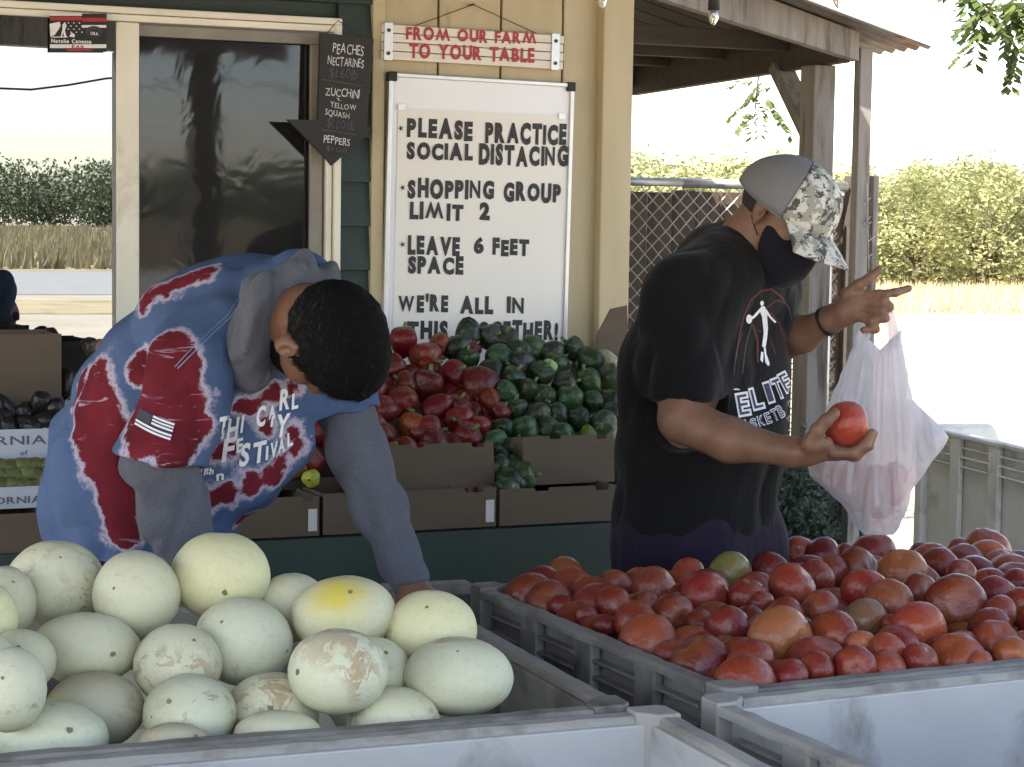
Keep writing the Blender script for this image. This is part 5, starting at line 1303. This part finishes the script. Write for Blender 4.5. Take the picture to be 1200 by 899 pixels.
# shirt
sp = [pc((822,346,4.57),(880,346,4.79),.113,.113,.05), pc((802,430,4.63),(858,432,4.77),.150,.140,.08), pc((804,530,4.65),(842,530,4.76),.163,.160,.08), pc((800,618,4.66),(840,618,4.77),.158,.150,.06),
  pc((846,306,4.66),(862,297,4.66),.095,.080,.05), pc((845,330,4.62),(872,322,4.72),.10,.09,.05),
  pc((798,345,4.53),(799,482,4.46),.082,.072,.045), pc((893,345,4.84),(905,392,4.86),.075,.065,.035),
  cut(P(800,468,4.45), (.03,-.02,-1), .125), cut(P(820,617,4.7), (0,0,-1), .34), cut(P(906,392,4.86), (.3,0,-.9), .085),
  cut(P(873,268,4.66), (.42,-.15,.88), .13)]
_cone_eval = None
V, Fc = person_mesh(sp, .0065, folds(.019, (7,7,3.6), 2, .5)); V = laplace(V, Fc, 1)
Vt, Ft = person_mesh([q for q in sp if not (q['t'] == 'cone' and np.allclose(q['b'], V3(P(799,482,4.46))))][:-4]+sp[-3:], .0065, folds(.019, (7,7,3.6), 2, .5)); Vt = laplace(Vt, Ft, 1)
TR_ = bvh(Vt, Ft); shirt = link('shirt', np_mesh('shirt', V, Fc, RB), 'tee_black', MR)
def decal_part(name, mb, mat, parent, origin):
    mb.v = [tuple(Vector(v)-origin) for v in mb.v]; return part(name, mb, mat, parent)
# print: arched ball lines, a leaping player, ELITE BASKETBALL
mb = MB()
arc = [(866+34*(1-math.cos(t)), 402-62*math.sin(t)) for t in np.linspace(0,3.14,16)]
ribbon(mb, TR_, [(863,420),(866,395),(872,370),(880,352),(892,341),(904,339),(916,348),(925,362)], 1.8)
ribbon(mb, TR_, [(897,362),(910,352),(922,356)], 1.6); ribbon(mb, TR_, [(882,380),(888,400),(888,425)], 2.2); ribbon(mb, TR_, [(903,366),(914,380),(920,400)], 1.6); ribbon(mb, TR_, [(903,398),(909,415)], 1.2)
decal_part('print', mb, 'print_red', shirt, RB)
mb = MB(); ribbon(mb, TR_, [(860,440),(863,412),(870,390)], 1.1); ribbon(mb, TR_, [(870,438),(874,405),(881,380)], 1.2); ribbon(mb, TR_, [(925,362),(930,385)], 1.1); ribbon(mb, TR_, [(918,385),(924,405)], 1.0)
decal_part('print', mb, 'print_grey', shirt, RB)
mb = MB()
poly_decal(mb, TR_, [(893+2.2*math.cos(a), 355.5+3*math.sin(a)) for a in np.linspace(0,6,10)], .0025)
poly_decal(mb, TR_, [(892,359),(896,359),(900,366),(899,372),(893,371),(890,364)], .0025); poly_decal(mb, TR_, [(893,371),(899,372),(900,385),(899,396),(897,408),(893,406),(895,390)], .0025)
ribbon(mb, TR_, [(892,362),(884,371),(879,374)], 3.0, .0025); ribbon(mb, TR_, [(897,363),(903,372),(909,378)], 2.4, .0025)
poly_decal(mb, TR_, [(878+3.6*math.cos(a), 374+5.5*math.sin(a)) for a in np.linspace(0,6,10)], .0025)
ribbon(mb, TR_, [(896,406),(897,415),(900,428)], 2.2, .0025); poly_decal(mb, TR_, [(896,417),(899,417),(902,426),(901,429),(897,425)], .0025); poly_decal(mb, TR_, [(892,412),(895,413),(894,425),(891,422)], .0025)
decal_part('print', mb, 'print_white', shirt, RB)
for s_, x, y, h, w_, a in (('E',871,474,29,16,10),('L',887,467,28,15,14),('I',901,460,27,9,18),('T',912,455,27,12,22),('E',921,448,26,12,28)):
    decal_part('lettering', letter_decal(MB(), TR_, s_, x, y, h, w_, a, bold=.075, off=.0035), 'print_white', shirt, RB)
    decal_part('lettering', letter_decal(MB(), TR_, s_, x, y, h*.80, w_*.72, a, bold=.0, off=.0055), 'print_navy', shirt, RB)
for s_, x, y, h, w_, a in (('B',866,497,10,7,8),('A',874,497,11,8,12),('S',883,496,12,8,14),('K',892,493,13,8,17),('E',900,490,14,7,20),('T',908,486,15,7,24),('B',915,482,16,7,28)):
    decal_part('lettering', letter_decal(MB(), TR_, s_, x, y, h, w_, a, bold=.045, off=.0035), 'print_white', shirt, RB)
    decal_part('lettering', letter_decal(MB(), TR_, s_, x, y, h*.84, w_*.72, a, bold=-.01, off=.0050), 'print_navy', shirt, RB)
# shorts
shp = [pc((798,625,4.66),(842,625,4.78),.156,.150,.05), pc((798,660,4.66),(845,660,4.78),.156,.152,.05)]
for q, px in ((-1,795),(1,850)):
    hp0 = P(px, 650, 4.70+.10*(q > 0)); shp.append(cone(V3(hp0), V3(Vector((hp0.x,hp0.y-.01,.50))), .130, .110, .04)); shp.append(cut((hp0.x,hp0.y,.53), (0,0,-1), .14))
V, Fc = person_mesh(shp, .009, folds(.008, (8,8,3), 8)); link('shorts', np_mesh('shorts', V, Fc, RB), 'shorts', MR)
# cap
f, r, u = hax
def hv(a, b, c): return Vector(hat(a, b, c))-RB
def dome(a, e, g=0.0):
    ce = math.cos(e); se = math.sin(e); ss = 1+g
    return hv((-.006+ .125*ce*math.cos(a)*ss), .101*ce*math.sin(a)*ss, .022+.108*(math.copysign(abs(se)**.92, se))*ss + .012*math.cos(a)*ce*math.sin(e*2) - .010*(1-ce*0)*0)
FA = R(62)
capo = thing('c','c','c')  # placeholder removed below
bpy.data.objects.remove(capo)
cap = part('cap', MB().grid(lambda s, t: dome(FA+(2*math.pi-2*FA)*s, -.08+(math.pi/2+.08)*t), 40, 18), 'cap_mesh', MR, smooth=True)
m2 = cap.modifiers.new('t','SOLIDIFY'); m2.thickness = .002
fp = part('front_panel', MB().grid(lambda s, t: dome(-FA+2*FA*s, -.08+(math.pi/2+.08)*t, .012), 30, 18), 'camo', cap, smooth=True); m2 = fp.modifiers.new('t','SOLIDIFY'); m2.thickness = .002
def brim(s, t):
    a = -R(58)+R(116)*s; b = Vector(hat(0,0,0)); base_ = dome(a, -.06, .01)
    return base_ + f*(.086*t*(math.cos(a*.85)**.6)) - u*(.012*t+ .030*t*math.sin(a)**2+.012*t*t) + r*(.008*math.sin(a)*t)
bo_ = part('brim', MB().grid(brim, 26, 10), 'camo', cap, smooth=True); m2 = bo_.modifiers.new('t','SOLIDIFY'); m2.thickness = .004
part('button', MB().tube([dome(0,math.pi/2), dome(0,math.pi/2)+u*.005], .006, 10), 'cap_mesh', cap)
part('label_patch', MB().add([dome(a, e, .035) for a, e in [(-.55+.16*math.cos(q), .26+.09*math.sin(q)) for q in np.linspace(0,6.28,13)[:-1]]], [tuple(range(12))]), 'black_rubber', cap)
part('sweatband_edge', MB().tube([dome(a,-.10,.006) for a in np.linspace(FA, 2*math.pi-FA, 30)], .0022, 5), 'cap_mesh', cap)
# cropped hair below the cap
hr = [ell(hat(-.016,0,.024), (.099,.080,.100), hax, .01), cut(hat(0,0,-.035), -hax[2]*1.0+hax[0]*.35, .2), cut(hat(.012,0,0), hax[0]+hax[2]*.15, .2), ell(hat(-.008,.085,-.004), (.026,.02,.038), hax, .004, 'sub'), ell(hat(-.008,-.085,-.004), (.026,.02,.038), hax, .004, 'sub')]
V, Fc = person_mesh(hr, .004); link('hair', np_mesh('hair', V, Fc, RB), 'stubble', MR)
# mask
mk = [ell(hat(.036,0,-.052), (.082,.071,.088), hax, .01), cone(hat(.098,0,-.005), hat(.108,0,-.082), .022, .018, .05), ell(hat(.068,0,-.108), (.042,.040,.040), hax, .03),
      cut(hat(.02,0,.004), hax[2]+hax[0]*-.25, .2), cut(hat(.008,0,0), -hax[0]-hax[2]*.25, .2)]
V, Fc = person_mesh(mk, .004, folds(.0025,(14,14,14),4)); mko = link('face_mask', np_mesh('face_mask', V, Fc, RB), 'mask', MR)
for zz in (-.006, -.075): part('ear_loop', MB().tube([hv(.012,.066,zz*.8), hv(-.002,.083,(zz*.5-.004)), hv(-.018,.082,.004 if zz > -.03 else -.03)], .0016, 5), 'mask', mko)
for q in (-1,1): part('eye', MB().grid(lambda s, t: hv(.0815+.0115*math.sin(t*3.1416)*math.cos(s*6.283), q*.031+.0115*math.sin(t*3.1416)*math.sin(s*6.283), .015+.0090*math.cos(t*3.1416)), 12, 8, True), 'eye', MR, smooth=True)
# watch band
wA = P(966,378,4.716); wB = P(976,373,4.70); ax_ = (wB-wA).normalized(); x_ = ax_.orthogonal().normalized(); y_ = ax_.cross(x_)
wt_ = MB(); n_ = 24
for s_ in (-.009,-.009,.009,.009):
    pass
ring = lambda off, rad: [tuple(wA+ax_*(.012+off)+(x_*math.cos(q)+y_*math.sin(q))*rad-RB) for q in np.linspace(0,2*math.pi,n_+1)[:-1]]
rr_ = [(-.010,.028),(-.010,.0355),(.010,.0350),(.010,.028)]; vs = sum([ring(a,b) for a,b in rr_], [])
wt_.add(vs, [(i*n_+k, i*n_+(k+1)%n_, ((i+1)%4)*n_+(k+1)%n_, ((i+1)%4)*n_+k) for i in range(4) for k in range(n_)]); part('watch', wt_, 'watch', MR, smooth=False)
# held tomato
o = put_tomato(tc_, TR, 'r', (cr*.9+cu*.2-fw*.1).normalized(), scar=True); o.scale = (TR*.92,TR*.95,TR*1.12); o.color = (.36,.05,.03,1)
tag(o, 'red tomato cradled in the upturned hand of the man in the cap', 'tomato')
# ------------------------------------------------------------------ plastic bag
BD0 = 4.62; BB = P(1030, 500, BD0); BGt = thing('plastic_bag', 'thin white plastic bag with tomatoes hanging from the raised left hand', 'bag', tuple(BB))
prof = [(396,1006,1056),(412,1000,1057),(430,992,1061),(450,983,1065),(470,973,1070),(484,967,1084),(500,960,1102),(514,953,1112),(524,949,1106),(540,944,1094),(556,950,1082),(572,964,1071),(590,985,1064),(604,996,1061),(618,1004,1054),(627,1015,1045)]
def bag_lr(y):
    for a, b in zip(prof[:-1], prof[1:]):
        if y <= b[0]:
            t = (y-a[0])/(b[0]-a[0]); return a[1]+(b[1]-a[1])*t, a[2]+(b[2]-a[2])*t
    return prof[-1][1:]
def bag_fn(s, t):
    y = 396+(627-396)*t; l, rr2 = bag_lr(y); a = s*2*math.pi; q = -math.cos(a); x = (l+rr2)/2+(rr2-l)/2*q
    th = (.012+.062*max(0.0,math.sin(math.pi*min(1,t*1.02)))**.8+.032*math.exp(-((t-.85)/.14)**2))*math.sin(a)
    X = (x-1028)/(40+50*t); fold = .0085*(math.sin(X*16+3*math.sin(t*3))+.7*math.sin(X*31+t*5)+.6*noise.noise(Vector((X*5,t*3,a*.3)))*2)*min(1,t*3+.2)*abs(math.sin(a))**.5
    jag = 3.0*noise.noise(Vector((y*.06, q*3, 2.0)))
    return P(x+jag*(abs(q)**6), y+(1-t)**4*(14-24*abs(q)), BD0-th-fold)-BB
bagm = MB().grid(bag_fn, 120, 80, True)
part('bag_film', bagm, 'bag', BGt, smooth=True)
def strap(p0, p1, w0, w1, dz):
    pts = []
    n = 14
    return MB().grid(lambda s, t: P(p0[0]+(p1[0]-p0[0])*t+(w0+(w1-w0)*t)*(s-.5), p0[1]+(p1[1]-p0[1])*t, BD0+dz*(1-t)+.004*math.sin(s*14+t*4)-.006*math.sin(s*3.14))-BB, 12, n)
part('handle', strap((1019,384),(1008,408),6,18,.02), 'bag', BGt, smooth=True); part('handle', strap((1043,362),(1050,408),7,18,.02), 'bag', BGt, smooth=True)
for (x,y,rp,c) in ((1031,594,15,'r'),(1046,578,16,'r'),(1014,578,17,'r'),(988,560,17,'r'),(1030,562,18,'r'),(968,548,12,'r'),(1004,556,16,'r'),(1050,556,15,'r')):
    o = put_tomato(P(x,y,BD0-.020), rp*.88*BD0/F_PX, c, scar=False); o.color = (.42,.035,.03,1); tag(o, 'tomato showing purple through the film of the white bag', 'tomato', 'tomatoes inside the plastic bag')

# ================= man on the left, tie-dye shirt, bent over
LB = P(140, 640, 4.17); LB.z = 0
ML = thing('person', 'man in red and blue tie-dye shirt over grey hoodie, bent over the melons', 'person', tuple(LB))
hcL = P(379, 396, 3.82); nkL = P(322, 372, 3.95)
hpL, hatL, haxL = head_prims(hcL, (-.02,.36,-.93), (.72,-.64,-.25), nkL, .060, 1.0)
b2 = [pc((170,640,4.20),(165,620,4.12),.10,.10,.05), pc((165,620,4.16),(200,490,4.10),.10,.125,.06), pc((200,490,4.10),(290,390,4.02),.125,.10,.06), pc((230,425,3.88),(372,425,4.10),.06,.06,.05),
  pc((300,385,4.0),(322,372,3.95),.08,.06,.05)]
for q, px, dd in ((-1,120,4.08),(1,165,4.28)):
    h0 = P(px+25, 700, dd); kn = Vector((h0.x+.04, h0.y-.05, .45)); an = Vector((h0.x-.02, h0.y+.05, .09))
    b2 += [cone(V3(h0), V3(kn), .09, .065, .04), cone(V3(kn), V3(an), .062, .042, .02), cone(V3(an), V3(an+Vector((.13,-.04,-.045))), .042, .034, .02)]
b2 += [pc((220,430,3.88),(186,545,3.86),.055,.045,.03), pc((186,545,3.86),(222,650,3.92),.044,.030,.02), pc((390,430,4.12),(424,560,4.10),.048,.040,.03), pc((424,560,4.10),(483,688,4.00),.040,.027,.02)]
wL = P(224,655,3.93); b2 += hand_generic(wL, (P(248,715,3.93)-wL), (.2,-.3,-.9), .35, 1.0, 1)
wL2 = P(484,690,4.0); b2 += hand_generic(wL2, (P(516,728,3.90)-wL2), (.1,.1,-1), .28, 1.0, -1)
V, Fc = person_mesh(hpL+b2, .0046); link('body', np_mesh('body', V, Fc, LB), 'skin_l', ML)
# grey hoodie sleeves and hood
gs = [pc((212,470,3.86),(190,545,3.85),.060,.060,.03), pc((190,540,3.85),(205,610,3.88),.068,.058,.04), pc((205,610,3.88),(226,664,3.93),.058,.046,.03), cut(P(228,668,3.93), wL-P(205,610,3.88), .06)]
V, Fc = person_mesh(gs, .005, folds(.018,(12,12,6),12,.4)); link('sleeve', np_mesh('sleeve', V, Fc, LB), 'heather', ML)
gs = [pc((405,470,4.12),(422,540,4.10),.056,.054,.03), pc((422,540,4.10),(444,600,4.07),.056,.049,.04), pc((444,600,4.07),(480,684,4.0),.049,.038,.03), cut(P(482,690,4.0), P(482,690,4.0)-P(442,600,4.07), .06)]
V, Fc = person_mesh(gs, .005, folds(.018,(12,12,6),14,-.5)); link('sleeve', np_mesh('sleeve', V, Fc, LB), 'heather', ML)
# hem of the hoodie under the arm is hidden; hood bunched round the neck
hd = [pc((300,440,3.90),(293,400,3.86),.030,.040,.03), pc((293,400,3.86),(306,350,3.84),.041,.042,.03), pc((306,350,3.84),(345,324,3.86),.042,.034,.03), pc((345,324,3.86),(382,326,3.92),.032,.022,.03), pc((300,440,3.90),(318,430,3.92),.028,.020,.02), pc((330,360,3.90),(345,340,3.90),.04,.04,.03)]
V, Fc = person_mesh(hd, .0045, folds(.022,(16,16,6),22,.2)); link('hood', np_mesh('hood', V, Fc, LB), 'heather', ML)
# tie-dye shirt
ts = [pc((180,705,4.18),(166,630,4.18),.16,.175,.06), pc((166,630,4.18),(162,560,4.15),.175,.184,.06), pc((162,560,4.15),(205,475,4.12),.178,.185,.06), pc((205,475,4.12),(255,420,4.07),.185,.172,.06), pc((255,420,4.07),(315,378,4.02),.172,.125,.06), pc((315,378,4.02),(350,352,4.0),.120,.085,.05),
      pc((250,400,3.93),(380,412,4.14),.075,.075,.06), pc((345,345,4.02),(375,335,4.02),.065,.045,.04),
      pc((345,470,4.08),(280,540,4.08),.085,.10,.06), pc((228,430,3.88),(192,535,3.85),.092,.092,.035), pc((385,420,4.12),(411,492,4.11),.074,.074,.035),
      pc((205,590,4.10),(225,640,4.12),.10,.09,.05),
      cut(P(188,540,3.85), (-.26,-.1,-1), .14), cut(P(412,484,4.11), (.05,0,-1), .12), cut(P(150,690,4.17), (0,0,-1), .30)]
V, Fc = person_mesh(ts, .0055, folds(.030,(5.5,5.5,4.5),31,.8)); V = laplace(V, Fc, 1); TL = bvh(V, Fc)
def smin_(n, a, b):
    x = n.new('ShaderNodeMath', operation='SMOOTH_MIN'); n.lk(a, x.inputs[0]); n.lk(b, x.inputs[1]); x.inputs[2].default_value = .022; return x.outputs[0]
def tiedye():
    n = NB('tie_dye_jersey'); tc = n.new('ShaderNodeTexCoord'); v = tc.outputs['Object']
    nn = n.new('ShaderNodeTexNoise'); nn.inputs['Scale'].default_value = 14; nn.inputs['Detail'].default_value = 5; nn.inputs['Roughness'].default_value = .65; n.lk(v, nn.inputs['Vector'])
    sb = n.new('ShaderNodeVectorMath', operation='SUBTRACT'); n.lk(nn.outputs['Color'], sb.inputs[0]); sb.inputs[1].default_value = (.5,.5,.5)
    sc_ = n.new('ShaderNodeVectorMath', operation='SCALE'); n.lk(sb.outputs[0], sc_.inputs[0]); sc_.inputs['Scale'].default_value = .085
    vv = n.new('ShaderNodeVectorMath', operation='ADD'); n.lk(v, vv.inputs[0]); n.lk(sc_.outputs[0], vv.inputs[1]); vv = vv.outputs[0]
    cur = None
    spots = [(200,425,40),(185,455,46),(178,495,44),(215,490,36),(205,525,34),(170,430,22),(165,520,22),(240,460,12),(112,440,26),(108,470,38),(118,505,40),(128,545,36),(136,585,32),(144,622,28),(92,452,24),(190,340,14),(170,350,16),(205,333,15),(220,325,15),(235,321,13),(245,318,12),(152,362,12),
             (290,474,15),(315,465,14),(268,525,13),(252,532,12),(345,455,14),(342,505,14),(318,556,16),(290,566,17),(262,578,18),(236,586,18),(350,525,13),(288,606,16),(436,478,22),(330,540,12),(312,495,10)]
    for px, py, rp in spots:
        c = onto(TL, px, py, 0)-LB; d = (onto(TL, px, py, 0)-CAM).dot(fw)
        ds = n.new('ShaderNodeVectorMath', operation='DISTANCE'); n.lk(vv, ds.inputs[0]); ds.inputs[1].default_value = c
        q = n.math('SUBTRACT', ds.outputs['Value'], rp*d/F_PX)
        cur = q if cur is None else smin_(n, cur, q)
    fr = n.noise(v, 34, 6, .7, .5); e = n.math('ADD', cur, n.math('MULTIPLY', n.math('SUBTRACT', fr, .5), .030))
    e = n.math('ADD', n.math('MULTIPLY', e, 10.0), .5)
    blue = n.mix(n.ramp(n.noise(v, 5, 5, .6), [(.3,0.0),(.7,1.0)]), (.046,.082,.175), (.088,.135,.25))
    red = n.mix(n.ramp(n.noise(v, 9, 5, .65), [(.35,0.0),(.65,1.0)]), (.165,.016,.027), (.100,.009,.016))
    # pale resist streaks inside the red
    st_ = n.ramp(n.noise(n.coords(False, (1,1,7)), 9, 3, .5, 1.2), [(.625,0.0),(.66,.6)]); red = n.mix(n.math('MULTIPLY', st_, n.ramp(n.noise(v,4,2),[(.5,0.0),(.56,1.0)])), red, (.45,.33,.45))
    white = (.40,.36,.46)
    c = n.mix(n.ramp(e, [(.44,0.0),(.51,1.0)]), red, white); c = n.mix(n.ramp(e, [(.515,0.0),(.62,1.0)]), c, blue)
    n.col(c); n.rough(.95); n.b.inputs['Specular IOR Level'].default_value = .2
    n.bump(n.math('ADD', n.noise(v, 500, 2, .5), n.math('MULTIPLY', n.noise(v, 26, 3, .6, .8), 3.0)), .35, .003); return n.m
M['tiedye'] = tiedye(); shL = link('shirt', np_mesh('shirt', V, Fc, LB), 'tiedye', ML)
# flag patch printed on the sleeve
def Q_(a, b):  # flag-local 0..1 to pixels
    return (158+a*46+b*(-3)*0, 478+a*23+b*22)
def fl_px(a, b):
    x0, y0 = 163+a*42, 477+a*19; return (x0-b*5.5, y0+b*20-3*math.sin(a*3.14)*-.6)
def fq(mb, a0, a1, b0, b1, off): 
    nn = 6; vs = []
    for i in range(nn+1):
        a = a0+(a1-a0)*i/nn; vs += [onto(TL, *fl_px(a,b0), off), onto(TL, *fl_px(a,b1), off)]
    mb.add(vs, [(2*i,2*i+1,2*i+3,2*i+2) for i in range(nn)]); return mb
decal_part('flag_print', fq(MB(), 0,1,0,1,.003), 'print_navy', shL, LB)
mb = MB(); fq(mb,.40,1,.02,.14,.004); fq(mb,.40,1,.22,.32,.004); fq(mb,.40,1,.40,.52,.004); fq(mb,0,1,.68,.80,.004); fq(mb,0,1,.88,1.0,.004)
decal_part('flag_print', mb, 'print_white', shL, LB)
mb = MB(); fq(mb,.01,.37,.04,.60,.004); decal_part('flag_print', mb, 'print_grey', shL, LB)
# lettering across the chest
for s_, x, y, h, w_, a, sl_ in (('T',262,501,25,12,12,.35),('H',273,503,25,13,12,.35),('I',284,497,20,3,10,.3),('C',306,488,24,11,12,.3),('A',319,483,15,8,14,.3),('R',334,468,24,12,12,.3),('L',346,470,18,8,14,.3),('Y',331,499,27,16,8,.3),('I',319,494,12,2.5,8,.3),
      ('F',268,527,26,14,14,.4),('E',281,522,16,8,16,.3),('S',287,533,26,12,14,.4),('T',304,530,24,16,14,.35),('I',313,531,16,3,14,.3),('V',321,527,17,9,16,.35),('A',330,522,16,8,18,.35),('L',340,515,15,7,20,.35),
      ('w',234,554,7,6,10,.3),('i',240,553,8,2,10,.3),('t',243,552,8,4,10,.3),('h',248,552,8,5,10,.3),('n',258,559,8,9,10,.2)):
    decal_part('lettering', letter_decal(MB(), TL, s_, x, y, h, w_, a, sl_, bold=.035, off=.0035), 'print_white', shL, LB)
mb = MB(); ribbon(mb, TL, [(288,325),(284,350),(270,372),(248,392),(225,415),(208,432)], 1.0, .002); decal_part('seam', mb, 'stitch', shL, LB)
mb = MB(); ribbon(mb, TL, [(284,328),(280,349),(266,370),(244,390),(221,412),(205,430)], .8, .002); decal_part('seam', mb, 'stitch', shL, LB)
# trousers
tp = [pc((170,700,4.20),(160,700,4.12),.12,.12,.05)]
for q, px, dd in ((-1,120,4.08),(1,165,4.28)):
    h0 = P(px+25, 700, dd); kn = Vector((h0.x+.04, h0.y-.05, .45)); an = Vector((h0.x-.02, h0.y+.05, .13)); tp += [cone(V3(h0), V3(kn), .110, .088, .04), cone(V3(kn), V3(an), .086, .075, .03)]
tp += [pc((95,640,4.12),(100,670,4.12),.04,.05,.03)]
V, Fc = person_mesh(tp, .010, folds(.010,(7,7,3),41)); link('trousers', np_mesh('trousers', V, Fc, LB), 'trousers', ML)
# hair
fL, rL, uL_ = haxL
hh = [ell(hatL(-.018,0,.040), (.106,.088,.106), haxL, .01), ell(hatL(.030,0,.075), (.070,.074,.066), haxL, .03), cut(hatL(.045,0,.03), (fL*1.0-uL_*.55), .2, .015), cut(hatL(0,0,-.030), (-uL_+fL*.55), .2, .015),
      ell(hatL(-.006,.088,-.010), (.027,.026,.040), haxL, .006, 'sub'), ell(hatL(-.006,-.088,-.010), (.027,.026,.040), haxL, .006, 'sub')]
rs_ = folds(.004,(60,60,60),51)
V, Fc = person_mesh(hh, .0042, rs_); hairo = link('hair', np_mesh('hair', V, Fc, LB), 'hair', ML)
sv = []; sf_ = []; rsr = np.random.RandomState(5); cen = V.mean(0)
for k in rsr.randint(0, len(Fc), 15000):
    q = V[Fc[k]]; c_ = Vector(q.mean(0)); nn_ = Vector(np.cross(q[1]-q[0], q[3]-q[0])).normalized()
    if nn_.dot(c_-Vector(cen)) < 0: nn_ = -nn_
    t_ = (nn_.cross(Vector(haxL[2]))+Vector(rsr.normal(0,.13,3))-Vector(haxL[2])*.25+Vector(haxL[0])*.4); d_ = (nn_*.20+t_.normalized()*.9).normalized(); s_ = nn_.cross(d_).normalized()*.0007
    L_ = rsr.uniform(.010,.018); o_ = len(sv); b_ = c_-Vector(LB)-nn_*.001; sv += [tuple(b_-s_), tuple(b_+s_), tuple(b_+d_*L_-nn_*.002)]; sf_.append((o_,o_+1,o_+2))
me = bpy.data.meshes.new('strands'); me.from_pydata(sv, [], sf_); link('hair_strands', me, 'hair_strand', hairo, kind='stuff')
bd = [ell(hatL(.031,0,-.066), (.0705,.0625,.066), haxL, .01), cut(hatL(.05,0,-.045), (uL_+fL*.15), .2, .01), cut(hatL(.0,0,-.03), (-fL), .2, .01)]  # black shell along the jaw: the shadow there put in as dark colour
V, Fc = person_mesh(bd, .0045, folds(.003,(60,60,60),55)); link('jaw_shade', np_mesh('jaw_shade', V, Fc, LB), 'hair', ML)
